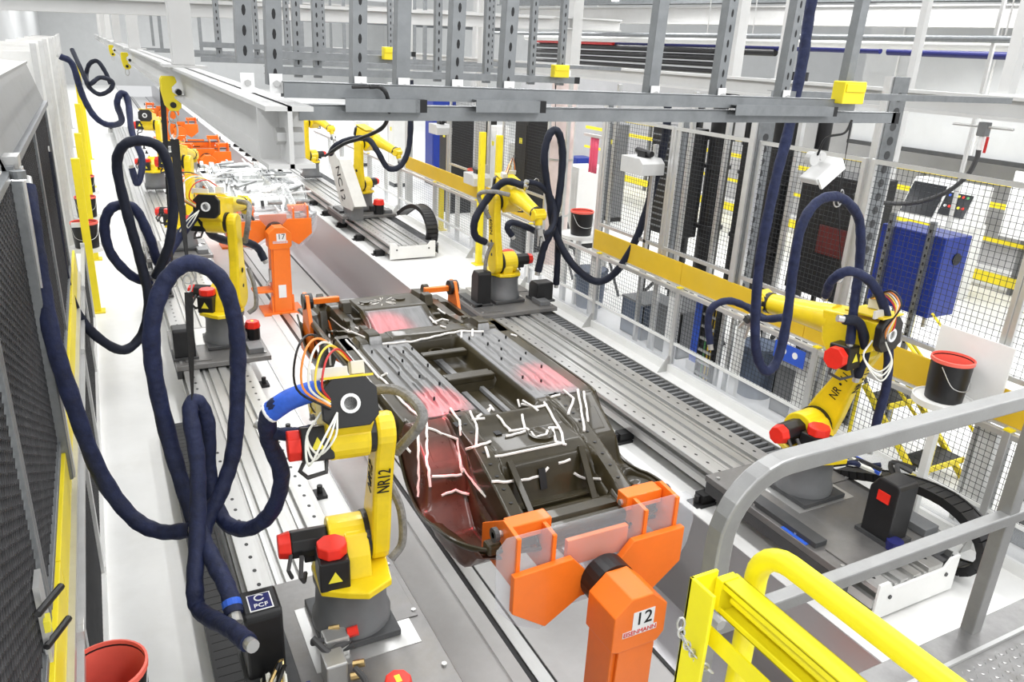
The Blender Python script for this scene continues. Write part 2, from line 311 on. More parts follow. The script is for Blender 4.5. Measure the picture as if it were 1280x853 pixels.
# ---------------------------------------------------------------- robots
def robot(label, x, y, rz, a1, a2, a3, wr, name_text, z0=.36, tool='gun', detail=True, rest=.3):
    """Six-axis yellow arm. Local +X is where it faces, lower arm on its right, motors on its left."""
    t = thing('industrial_robot', label, 'robot', (x, y, z0), 'yellow robot arms', rz)
    def pt(mb, n, m, par=None, **k): return mb.link(n, m, par or t, local=True, **k)
    pt(MB().box((0, 0, .02), (.50, .46, .04)), 'base_plate', 'dark', bevel=.006)
    pt(MB().lathe([(.235, .04), (.235, .09), (.215, .13), (.205, .30), (.22, .34), (.22, .36)], n=28), 'pedestal', 'grey', smooth=True)
    R1 = Matrix.Rotation(a1, 4, 'Z')
    def P(mb, n, m, par=None, **k): return pt(xf(mb, R1), n, m, par, **k)
    P(MB().prism([(-.22, -.20), (-.31, -.05), (-.27, .06), (-.20, .20), (.05, .22), (.2, .16), (.24, 0), (.2, -.16), (.05, -.22)], (0, 0, .37), (1, 0, 0), (0, 1, 0), (0, 0, .045)), 'turntable', 'yellow', bevel=.008)
    P(MB().prism([(-.17, .41), (.20, .41), (.21, .50), (.16, .62), (.06, .69), (-.06, .65), (-.13, .54)], (0, -.10, 0), (1, 0, 0), (0, 0, 1), (0, .14, 0)).cyl((.06, -.10, .55), (.06, .12, .55), .145, n=24), 'shoulder', 'yellow', bevel=.012)
    mo = P(MB().box((-.12, .12, .50), (.20, .17, .19)), 'motor', 'black', bevel=.01)
    P(MB().prism(ngon(-.12, .12, .088, 8, .39), (0, 0, .595), (1, 0, 0), (0, 1, 0), (0, 0, .07)), 'motor_cap', 'red', mo, bevel=.008)
    P(MB().prism([(-.04, -.035), (.04, -.035), (0, .035)], (-.2215, .12, .50), (0, 1, 0), (0, 0, 1), (-.002, 0, 0)), 'warning_decal', 'warn', mo)
    m2 = P(MB().cyl((.06, .12, .57), (.06, .33, .57), .085, n=8).box((.06, .2, .50), (.1, .12, .08)), 'motor', 'black', bevel=.008)
    P(MB().cyl((.06, .33, .57), (.06, .40, .57), .085, .07, n=8), 'motor_cap', 'red', m2, bevel=.006)
    P(MB().tube([(-.05, .28, .56), (-.14, .30, .48), (-.10, .28, .42), (0, .26, .40)], .014, 6).tube([(.0, .33, .56), (-.08, .36, .5), (-.06, .34, .43)], .012, 6), 'motor_cable', 'rubber')
    # lower arm
    J2 = Vector((.06, -.17, .55)); L2 = .84
    A = R1 @ Matrix.Translation(J2) @ Matrix.Rotation(a2, 4, 'Y')
    out = []
    for k in range(9): a = math.pi+math.pi*k/8; out.append((.15*math.cos(a), .15*math.sin(a)))
    out += [(.135, .18), (.10, .42), (.095, .70)]
    for k in range(9): a = math.pi*k/8; out.append((.105*math.cos(a), L2+.105*math.sin(a)))
    out += [(-.095, .70), (-.10, .42), (-.135, .18)]
    ar = pt(xf(MB().prism(out, (0, -.055, 0), (1, 0, 0), (0, 0, 1), (0, .11, 0)), A), 'lower_arm', 'yellow', bevel=.022)
    pt(xf(MB().cyl((0, .055, 0), (0, .085, 0), .155, n=24), A), 'joint_ring', 'black', ar)
    pt(xf(MB().cyl((0, -.058, .30), (0, -.0562, .30), .03, n=12).cyl((0, -.058, .12), (0, -.0562, .12), .022, n=10), A), 'arm_hole', 'black', ar)
    fa = A
    if name_text:
        for sgn in (1, -1):
            o = Vector((0, .0572*sgn, .50 if len(name_text) < 5 else .42)); tx = Vector((0, 0, 1)); ty = Vector((1, 0, 0)) if sgn > 0 else Vector((-1, 0, 0))
            W = (fa.to_3x3() @ tx, fa.to_3x3() @ ty)
            text('arm_lettering', name_text, .115 if len(name_text) < 5 else .10, 'ink', t, OFF[t.name]+(fa @ o), W[0], W[1], squash=.8)
        o = Vector((-.1003, 0, .52)); text('arm_lettering', name_text, .10, 'ink', t, OFF[t.name]+(fa @ Vector((-.1035, 0, .55))), fa.to_3x3() @ Vector((0, 0, 1)), fa.to_3x3() @ Vector((0, 1, 0)), squash=.8)
    # elbow and forearm
    J3 = A @ Vector((0, 0, L2)); B = Matrix.Translation(J3) @ R1 @ Matrix.Rotation(a3, 4, 'Y')
    def E(mb, n, m, par=None, **k): return pt(xf(mb, B), n, m, par, **k)
    E(MB().cyl((0, .055, 0), (0, .085, 0), .11, n=20), 'joint_ring', 'black')
    el = E(MB().cyl((0, .085, 0), (0, .30, 0), .125, n=20).prism([(-.20, .05), (.12, -.12), (.22, .04), (.24, .27), (-.22, .27)], (0, .08, 0), (1, 0, 0), (0, 0, 1), (0, .24, 0)), 'elbow_housing', 'yellow', bevel=.014)
    E(MB().prism([(.06, .10), (.11, .05), (.29, .05), (.34, .10), (.34, .24), (.28, .30), (.12, .30), (.06, .24)], (-.205, 0, 0), (0, 1, 0), (0, 0, 1), (-.05, 0, 0)), 'back_cover', 'black', el, bevel=.006)
    E(MB().lathe([(.050, 0), (.050, .012), (.034, .012), (.034, 0)], (-.255, .20, .17), 20, Matrix.Rotation(-math.pi/2, 3, 'Y')), 'cover_ring', 'label', el)
    E(MB().box((-.10, .20, .305), (.30, .26, .012)), 'top_plate', 'yellow', el)
    m3 = E(MB().box((-.02, .36, -.02), (.17, .16, .18)), 'motor', 'black', bevel=.01)
    E(MB().prism(ngon(-.02, -.02, .085, 8, .39), (0, .44, 0), (1, 0, 0), (0, 0, 1), (0, .065, 0)), 'motor_cap', 'red', m3, bevel=.006)
    E(MB().prism([(-.035, -.03), (.035, -.03), (0, .035)], (-.107, .36, -.02), (0, 1, 0), (0, 0, 1), (-.002, 0, 0)), 'warning_decal', 'warn', m3)
    E(MB().tube([(-.06, .32, -.11), (-.09, .33, -.17), (-.05, .42, -.19), (.03, .45, -.16), (.03, .42, -.11)], .012, 6), 'motor_cable', 'rubber', m3)
    E(MB().tube([(.20, .20, .17), (.34, .20, .17), (.55, .20, .17), (.78, .20, .17)], [.125, .11, .092, .082], 14), 'forearm', 'yellow', smooth=True)
    E(MB().cyl((.78, .20, .17), (.82, .20, .17), .088, n=14), 'forearm_collar', 'black')
    # wrist
    W = B @ Matrix.Translation((.86, .20, .17)) @ Matrix.Rotation(wr, 4, 'Y')
    def Wp(mb, n, m, par=None, **k): return pt(xf(mb, W), n, m, par, **k)
    Wp(MB().box((-.02, 0, 0), (.12, .13, .13)).cyl((0, -.085, 0), (0, .085, 0), .07, n=14).cyl((.0, 0, 0), (.13, 0, 0), .06, .05, n=12), 'wrist', 'yellow', bevel=.008)
    tl = Wp(MB().cyl((.13, 0, 0), (.17, 0, 0), .045, n=12).box((.22, 0, .01), (.09, .07, .08)).cyl((.26, 0, 0), (.40, 0, -.03), .016, .010, n=8).cyl((.24, .03, .04), (.33, .05, .05), .014, n=8), 'sealant_nozzle', 'steel', bevel=.003)
    Wp(MB().box((.21, .05, .02), (.05, .03, .05)), 'valve', 'dark', tl); Wp(MB().cyl((.19, -.05, 0), (.27, -.06, .02), .018, n=8), 'valve_stem', 'dark', tl)
    if detail:
        E(MB().box((-.06, .12, .35), (.09, .07, .07)).box((-.20, .28, .33), (.02, .18, .06)), 'junction_block', 'cream', el, bevel=.004)
        for k, mt in enumerate(('wred', 'wyel', 'wwhite', 'worg', 'black')):
            s = .03*k
            E(MB().tube(spline([(-.06+s*.4, .14, .38), (-.16-s, .22+s, .45+s*.6), (-.30-s, .30+s*1.2, .40+s*.5), (-.34, .34+s, .27), (-.27, .30, .20-s*.4)], 6), .006, 5), 'wire', mt, el)
        for k in range(3):
            E(MB().tube(spline([(-.26, .27, .13), (-.34-.02*k, .30+.03*k, .02), (-.30-.03*k, .38+.03*k, -.06-.02*k), (-.2, .42, .03), (-.2, .34, .14)], 6), .006, 5), 'clear_tube', 'wwhite', el)
        # grey woven sleeves on the right side
        pa = B @ Vector((.30, .05, .22)); pm = B @ Vector((.12, -.13, .20)); pb = B @ Vector((-.10, -.20, .05)); pc = A @ Vector((.04, -.10, L2-.22))
        pt(MB().tube(spline([pa, pm, pb, pc], 8), [.030]*25, 9), 'grey_sleeve', 'sleeve', smooth=True)
        q = [A @ Vector((.10, -.09, .30)), A @ Vector((.06, -.16, .1)), R1 @ Vector((.10, -.34, .42)), R1 @ Vector((.06, -.26, .34))]
        pt(MB().tube(spline(q, 8), .026, 9), 'grey_sleeve', 'sleeve', smooth=True)
    t['j'] = 0; del t['j']
    RZ = Matrix.Translation((x, y, z0)) @ Matrix.Rotation(rz, 4, 'Z')
    return dict(o=t, back=RZ @ (B @ Vector((-.26, .20, .17))), wrist=RZ @ (W @ Vector((.2, 0, .03))), elbow=RZ @ J3)
H = math.pi/2
RB = {}
RB['NR12'] = robot('nearest yellow robot arm, with a blue hose end, left of the olive car body', 1.02, 3.78, H, -.10, -.28, .42, .5, 'NR12')
RB['NR11'] = robot('yellow robot arm at the lower right, behind the aluminium railing', 4.86, 3.80, H, .12, -.34, .06, 1.1, 'NR • 11')
RB['NR09'] = robot('yellow robot arm past the car body, facing the camera by the right fence', 4.85, 9.36, -H, .0, -.12, .22, 1.2, 'NR09')
RB['L2'] = robot('second yellow robot on the left rail, under looping hoses', 1.03, 8.9, H, -.5, .0, .15, .9, '')
RB['L3'] = robot('third yellow robot from the camera on the left side', 1.03, 13.6, H, -.4, .1, .2, .9, '', detail=False)
RB['L4'] = robot('fourth yellow robot from the camera on the left side', 1.03, 19.5, H, -.3, .0, .2, .9, '', detail=False)
RB['R3'] = robot('distant yellow robot behind the leaning white cover plate', 4.82, 16.0, -H, .5, .05, .3, .9, '', detail=False)
RB['R4'] = robot('farthest yellow robot on the right rail', 4.82, 20.5, -H, .3, .05, .3, .9, '', detail=False)
# ---------------------------------------------------------------- robot carriages
def carriage(label, x, y, side, ylen=1.25, blue=False):
    t = thing('robot_carriage', label, 'carriage', (x, y, .3), 'sliding carriages under the robots')
    sx = side
    a, b = x-.60, x+.56
    if side < 0: a, b = x-.56, x+.42
    MB().span((a, y-ylen/2, .297), (b, y+ylen/2, .355)).link('deck_plate', 'plate', t, bevel=.006)
    MB().span((a+.1, y-ylen/2+.08, .355), (a+.36, y-ylen/2+.3, .366)).link('cover_plate', 'plate', t, bevel=.002)
    MB().span((b-.3, y+.2, .355), (b-.04, y+ylen/2-.08, .364)).link('cover_plate', 'plate', t, bevel=.002)
    MB().span((x-.30, y-.02, .355), (x+.32, y+.55, .3595)).link('pedestal_plate', 'steel', t); MB().span((a+.04, y-ylen/2+.34, .355), (a+.16, y+ylen/2-.3, .40)).link('cable_duct', 'dark', t, bevel=.004); MB().span((b-.22, y-ylen/2+.1, .355), (b-.06, y-ylen/2+.36, .42)).link('terminal_box', 'grey', t, bevel=.006)
    bo = None
    for i in range(4):
        for j in range(2):
            p = (a+.05+j*(b-a-.1), y-ylen/2+.1+i*(ylen-.2)/3)
            if bo is None: bo = MB().cyl((p[0], p[1], .355), (p[0], p[1], .372), .016, n=6).link('bolt', 'steel', t); p0 = p
            else: clone(bo, t, (p[0]-p0[0], p[1]-p0[1], 0))
    MB().span((a-.0, y-ylen/2+.02, .20), (a+.05, y+ylen/2-.02, .297)).link('skirt', 'dark', t)
    if blue: MB().span((a+.01, y-.35, .355), (a+.06, y-.10, .358)).link('blue_tape', 'hoseblue', t)
    return t
carriage('scuffed steel carriage under the lower right robot', 4.86, 3.55, 1, 1.5, True)
carriage('steel carriage under the robot facing the camera', 4.85, 9.36, 1, 1.2)
carriage('scuffed steel carriage under the nearest left robot', 1.02, 3.45, -1, 1.7)
carriage('steel carriage under the second left robot', 1.0, 8.9, -1, 1.2)
carriage('steel carriage under the third left robot', 1.0, 13.6, -1, 1.2)
carriage('steel carriage under the robot by the leaning white cover plate', 4.82, 16.0, 1, 1.2)
# pump boxes, motors and small fittings on the carriages
def pump_box(label, x, y, w, d, h, z=.355, face=None):
    t = thing('pump_box', label, 'box', (x, y, z), 'black pump boxes')
    MB().prism([(-d/2, 0), (d/2, 0), (d/2, h*.8), (d/2-.06, h), (-d/2+.02, h), (-d/2, h*.93)], (x-w/2, y, z), (0, 1, 0), (0, 0, 1), (w, 0, 0)).link('housing', 'black', t, bevel=.015)
    MB().span((x-w/2-.02, y-d/2-.03, z), (x+w/2+.02, y+d/2+.03, z+.03)).link('mounting_plate', 'dark', t)
    return t
pb = pump_box('black box with a blue and white emblem beside the nearest robot', .47, 3.64, .20, .28, .45)
MB().prism([(-.062, -.07), (.062, -.07), (.062, .07), (-.062, .07)], (.47, 3.60, .807), (1, 0, 0), (0, .99, 0), (0, 0, .003)).link('emblem_plate', 'label', pb)
MB().prism([(-.055, -.063), (.055, -.063), (.055, .063), (-.055, .063)], (.47, 3.60, .8095), (1, 0, 0), (0, .99, 0), (0, 0, .002)).link('emblem_field', 'navy', pb)
lg = MB()
for k in range(14):
    a0, a1 = .5+k*.38, .5+(k+1)*.38
    lg.bar((.47+.024*math.cos(a0), 3.63+.024*math.sin(a0), .813), (.47+.024*math.cos(a1), 3.63+.024*math.sin(a1), .813), .008, .002)
lg.link('emblem_ring', 'label', pb); text('emblem_letters', 'PCF', .045, 'label', pb, (.47, 3.565, .813), (1, 0, 0), (0, 1, 0))
pb = pump_box('tall black box with a red square, beside the lower right robot', 4.93, 3.06, .22, .24, .50)
MB().span((4.812, 3.00, .68), (4.822, 3.10, .76)).link('red_sticker', 'red', pb)
MB().cyl((4.85, 2.90, .36), (4.85, 2.90, .43), .06, n=14).link('base_connector', 'navy', pb)
pump_box('black box standing left of the robot facing the camera', 4.45, 9.25, .2, .24, .48)
pb = pump_box('squat black box with hoses right of the robot facing the camera', 5.35, 9.15, .26, .26, .28)
pump_box('black box on the second left carriage', .55, 8.6, .22, .26, .35)
pump_box('black box with grey lid on the third left carriage', .5, 11.2, .26, .3, .32, z=.3)
def floor_motor(label, x, y, z=.355, s=1.):
    t = thing('drive_motor', label, 'motor', (x, y, z), 'red-capped drive motors')
    MB().cyl((x, y, z), (x, y, z+.13*s), .075*s, n=8).box((x-.09*s, y+.0, z+.08*s), (.08*s, .07*s, .07*s)).link('motor_body', 'black', t, bevel=.008)
    MB().cyl((x, y, z+.13*s), (x, y, z+.20*s), .085*s, .07*s, n=8).link('motor_cap', 'red', t, bevel=.006)
    MB().box((x, y, z+.2015*s), (.03, .05, .002)).link('sticker', 'warn', t); return t
floor_motor('red-capped motor standing on the nearest left carriage at the bottom edge', 1.05, 3.02, .355)
floor_motor('red-capped motor beside the distant robot with the white cover', 5.02, 15.5, .355, 1.5)
floor_motor('red-capped motor on the second left carriage', 1.33, 8.9, .355, 1.1)
# valve block, hose stubs and cabling beside the nearest robot
t = thing('valve_block', 'grey valve block with brass fittings between black box and nearest robot', 'valve', (.82, 3.38, .355))
MB().box((.80, 3.36, .43), (.12, .14, .15)).box((.86, 3.56, .42), (.14, .12, .13)).link('block', 'steel', t, bevel=.01)
for p in ((.90, 3.34, .43), (.87, 3.28, .41), (.84, 3.62, .47)): MB().cyl(p, (p[0]+.06, p[1]-.02, p[2]+.01), .022, n=8).link('fitting', 'brass', t)
for a in ([(.72, 3.50, .55), (.78, 3.42, .50), (.84, 3.47, .46), (.93, 3.52, .44)], [(.72, 3.52, .50), (.80, 3.55, .46), (.88, 3.52, .40), (.95, 3.50, .42)], [(.90, 3.30, .44), (.93, 3.2, .42), (.90, 3.1, .40)]):
    MB().tube(spline(a, 6), .018, 8).link('stub_hose', 'rubber', t, smooth=True)
MB().cyl((.93, 3.55, .47), (.99, 3.54, .48), .03, n=8).link('red_knob', 'red', t)
def cable_bundle(label, pts, mats, r=.008, sp=.03, cat='cables', grp='loose coloured cables'):
    t = thing('cable_bundle', label, cat, pts[0], grp)
    for k, mt in enumerate(mats):
        q = [Vector(p)+Vector((random.uniform(-sp, sp), random.uniform(-sp, sp), random.uniform(0, sp))) for p in pts]
        MB().tube(spline(q, 6), r, 6).link('cable', mt, t)
    return t
cable_bundle('tangle of cables and tubes at the bottom left of the nearest carriage', [(.42, 3.1, .40), (.46, 3.25, .44), (.52, 3.15, .40), (.60, 3.2, .46), (.56, 3.05, .40), (.66, 3.0, .38)], ('wwhite', 'worg', 'black', 'wred', 'wyel', 'wwhite', 'navy', 'wwhite'), .011, .06)
cable_bundle('second tangle of pale tubes under the navy hose end', [(.40, 3.45, .38), (.44, 3.3, .45), (.50, 3.42, .48), (.45, 3.2, .38), (.40, 3.0, .36)], ('wwhite', 'black', 'wwhite', 'brass', 'black', 'wyel'), .012, .05)
cable_bundle('green and yellow cables beside the tall black box', [(5.06, 3.05, .40), (5.2, 3.1, .42), (5.34, 3.2, .40), (5.45, 3.45, .55)], ('wgreen', 'wyel', 'black', 'wyel'), .010, .025)
cable_bundle('blue and black fittings behind the lower right robot', [(5.0, 3.7, .62), (5.12, 3.6, .66), (5.22, 3.55, .62), (5.30, 3.45, .60)], ('blue', 'black', 'wwhite', 'hose', 'black'), .022, .05)
cable_bundle('black hose rising from the carriage to the near cable chain', [(5.15, 3.1, .50), (5.3, 3.2, .55), (5.42, 3.4, .66), (5.48, 3.3, .66)], ('black', 'rubber'), .022, .03)
# ---------------------------------------------------------------- orange carriers
def carrier(label, yc, num, flip=1, arms=False):
    """Column on the pit floor with octagonal head, carrying a forked cross plate with clamps. The head faces -Y * flip."""
    t = thing('body_carrier', label, 'carrier', (CX, yc, PZ), 'orange car body carriers'); s = flip
    W = lambda x, y, z: (CX+x, yc+y*s, z)
    yv = (0, s, 0)
    def pr(poly, y0, d, nm, mt='orange', par=None, bevel=.008): return MB().prism(poly, (CX, yc+y0*s, 0), (1, 0, 0), (0, 0, 1), (0, d*s, 0)).link(nm, mt, par or t, bevel=bevel)
    col = pr([(-.17, PZ), (.17, PZ), (.17, .18), (-.17, .18)], .02, .26, 'column')
    hd = pr([(-.20, .20), (-.20, .46), (-.08, .57), (.08, .57), (.20, .46), (.20, .24), (.15, .18), (-.15, .18)], -.02, .30, 'head')
    pr([(-.16, PZ), (.16, PZ), (.13, .20), (-.13, .20)], -.005, .02, 'front_panel', par=col, bevel=.004)
    MB().span(W(-.36, -.05, PZ), W(.36, .5, PZ+.05)).link('foot_plate', 'orange', t, bevel=.006)
    MB().prism([(-.05, 0), (.35, 0), (.0, .30)], W(-.2, 0.04, PZ+.05), yv, (0, 0, 1), (.03, 0, 0)).prism([(-.05, 0), (.35, 0), (.0, .30)], W(.17, 0.04, PZ+.05), yv, (0, 0, 1), (.03, 0, 0)).link('gusset', 'orange', t)
    MB().cyl(W(0, .28, .42), W(0, .42, .42), .17, n=24).link('bearing', 'black', t)
    fk = pr([(-.67, .32), (-.67, .60), (-.24, .62), (-.10, .46), (.10, .46), (.24, .62), (.67, .62), (.67, .34), (.42, .14), (.16, .30), (-.16, .30), (-.42, .14)], .42, .05, 'fork_plate', bevel=.006)
    pr([(-.24, .50), (.24, .50), (.24, .70), (-.24, .70)], .50, .04, 'inner_beam', bevel=.004)
    for sg in (-1, 1):
        up = MB().prism([(0, .45), (.50, .45), (.50, .66), (.20, .86), (0, .84)], W(.62*sg-.015, .47, 0), yv, (0, 0, 1), (.03, 0, 0)).link('arm_cheek', 'orange', t, bevel=.004)
        MB().prism([(0, .45), (.40, .45), (.40, .64), (.2, .82), (0, .80)], W(.36*sg-.015, .47, 0), yv, (0, 0, 1), (.03, 0, 0)).link('arm_cheek', 'orange', t, bevel=.004)
        MB().span(W(.30*sg, .62, .72), W(.60*sg, .74, .83)).link('clamp_block', 'orange', t, bevel=.008)
        MB().cyl(W(.28*sg, .68, .76), W(.70*sg, .68, .76), .022, n=10).link('clamp_pin', 'steel', t)
        MB().cyl(W(.67*sg, .68, .76), W(.70*sg, .68, .76), .05, n=14).link('pin_washer', 'dark', t)
    MB().cyl(W(-.6, .80, .66), W(.6, .80, .66), .018, n=8).link('tie_rod', 'dark', t)
    if arms:
        for sg in (-1, 1):
            MB().prism([(.45, .40), (.95, .40), (.95, .80), (.80, 1.12), (.66, 1.12), (.60, .70)], W(.86*sg-.02, 0, 0), yv, (0, 0, 1), (.04, 0, 0)).link('outer_arm', 'orange', t, bevel=.006)
            MB().span(W(.60*sg, .44, .42), W(.86*sg, .52, .52)).link('arm_bracket', 'orange', t)
            MB().cyl(W(.80*sg, .74, 1.04), W(.90*sg, .74, 1.04), .085, n=18).link('roller', 'black', t)
            MB().span(W(.50*sg, .70, 1.0), W(.80*sg, .76, 1.06)).link('clamp_block', 'orange', t, bevel=.006)
    if num:
        op = [(-.76, .34), (-.77, .78), (-.70, .86), (.70, .86), (.77, .80), (.80, .60), (.77, .42), (.68, .26), (.54, .13), (.42, .07), (.18, .20), (-.18, .20), (-.42, .07), (-.60, .16)]
        pr(op, .485, .006, 'guard_plate', 'acrylic', bevel=0)
        pl = MB().prism([(-.082, -.066), (.082, -.066), (.082, .066), (-.082, .066)], W(.02, -.021, .40), (1, 0, 0), (0, 0, 1), (0, -.002*s, 0)).link('number_plate', 'label', t)
        text('number', num, .135, 'ink', t, W(.02, -.0245, .405), (s, 0, 0), (0, 0, 1))
        MB().prism([(-.13, -.022), (.13, -.022), (.13, .022), (-.13, .022)], W(.0, -.021, .312), (1, 0, 0), (0, 0, 1), (0, -.0015*s, 0)).link('maker_plate', 'label', t)
        text('maker_lettering', 'EISENMANN', .046, 'inkred', t, W(0, -.0245, .312), (s, 0, 0), (0, 0, 1))
    MB().span(W(-.075, -.008, -.72), W(.06, -.012, -.48)).link('paper_label', 'label', t)
    MB().box(W(-.185, .12, -.32), (.03, .12, .22)).cyl(W(-.20, .12, -.42), W(-.26, .10, -.50), .025, n=8).link('latch', 'steel', t)
    MB().span(W(-.50, .02, -.62), W(-.17, .34, -.58)).link('side_shelf', 'orange', t, bevel=.004)
    return t
carrier('orange carrier numbered 12 with a clear guard plate, nearest the camera', 3.03, '12')
carrier('orange carrier numbered 17 holding the pale body in the middle distance', 13.75, '17')
carrier('orange carrier holding the far end of the olive car body', 8.75, '', -1, True)
carrier('orange carrier behind the pale body', 19.4, '', -1)
carrier('nearer of the orange carriers standing empty beyond the pale body', 23.2, '', 1)
carrier('second orange carrier standing empty beyond the pale body', 26.5, '', -1)
carrier('third orange carrier in the far distance', 31, '', 1)
carrier('fourth orange carrier in the far distance', 38, '', 1)
def ss(a, b, x):
    t = max(0., min(1., (x-a)/(b-a))); return t*t*(3-2*t)
def lerp_tab(tab, y):
    if y <= tab[0][0]: return tab[0][1]
    for (a, va), (b, vb) in zip(tab, tab[1:]):
        if y <= b: return va+(vb-va)*(y-a)/(b-a)
    return tab[-1][1]
def rib(x, c, w): return max(0., 1-abs(x-c)/w)
def hcar(x, y):
    """Height of the upturned underbody at lateral x (from the body's middle) and world y."""
    ax = abs(x)
    fl = 1.05
    # ribs pressed into the floor panels
    r = 0.
    if 4.95 < y < 6.45:
        e = ss(4.95, 5.1, y)*(1-ss(6.3, 6.45, y))
        for c in (.33, .42, .51, .60): r = max(r, .022*min(1., 1.8*rib(ax, c, .032)))
        r *= e
        d = .012 if (5.25 < y < 5.55 or 5.85 < y < 6.1) and .36 < ax < .56 else 0
        r += d
    tun = -.17*(1-ss(.19, .27, ax))
    if 5.55 < y < 5.72 and ax < .22: tun = -.05
    z = fl+r+tun
    if y > 6.5:       # cross member, then the dip and the rising dash face with the plateau
        cm = .03*ss(6.5, 6.55, y)*(1-ss(6.72, 6.78, y))
        mid = lerp_tab([(6.5, 1.05), (6.75, 1.05), (6.85, .88), (7.02, .84), (7.10, .86), (7.5, .99), (7.6, 1.02), (8.05, 1.0), (8.12, .8), (8.6, .78)], y)
        sidez = lerp_tab([(6.5, 1.05), (6.8, 1.03), (7.0, .93), (7.3, .9), (8.0, .9), (8.5, .86)], y)
        if .50 < ax < .62: sidez += .06
        if y > 7.2 and .60 < ax < .80: sidez -= .22*ss(7.2, 7.3, y)*(1-ss(7.95, 8.05, y))
        k = ss(.36, .42, ax)
        z = mid*(1-k)+sidez*k+cm+(tun*(1-ss(6.4, 6.55, y)))
    if y < 4.95:
        c = lerp_tab([(3.6, .58), (3.78, .60), (3.80, .70), (3.92, .70), (3.95, .60), (4.14, .64), (4.24, .90), (4.34, .955), (4.6, .96), (4.72, .99), (4.84, 1.04), (4.95, 1.05)], y)
        rl = lerp_tab([(3.6, .70), (3.78, .73), (4.1, .86), (4.5, 1.0), (4.84, 1.05), (4.95, 1.05)], y)
        p = lerp_tab([(3.6, .60), (3.8, .56), (3.92, .40), (4.3, .40), (4.45, .58), (4.52, .80), (4.8, .97), (4.95, 1.05)], y)
        k1 = ss(.35, .39, ax); k2 = ss(.50, .54, ax)
        z = c*(1-k1)+rl*k1*(1-k2)+p*k1*k2
        if tun: z += tun*ss(4.8, 4.95, y)
    if y < 4.95 and ax > .76:      # the pocket wall rises to the wheel arch lip
        xo = lerp_tab([(3.66, .56), (3.70, .65), (3.80, .80), (3.95, .88), (4.15, .905)], y)
        lip = lerp_tab([(3.6, .62), (3.8, .64), (4.15, .60), (4.3, .56), (4.5, .54), (4.7, .62), (4.86, .78), (4.98, .95)], y)
        k = ss(xo-.10, xo, ax); z = z*(1-k)+lip*k
    if ax > .70 and y > 4.9:
        k = ss(.70, .72, ax)
        z = z*(1-k)+k*((1.02 if y < 6.9 else z-.04)-.10*ss(.84, .90, ax))
    return z
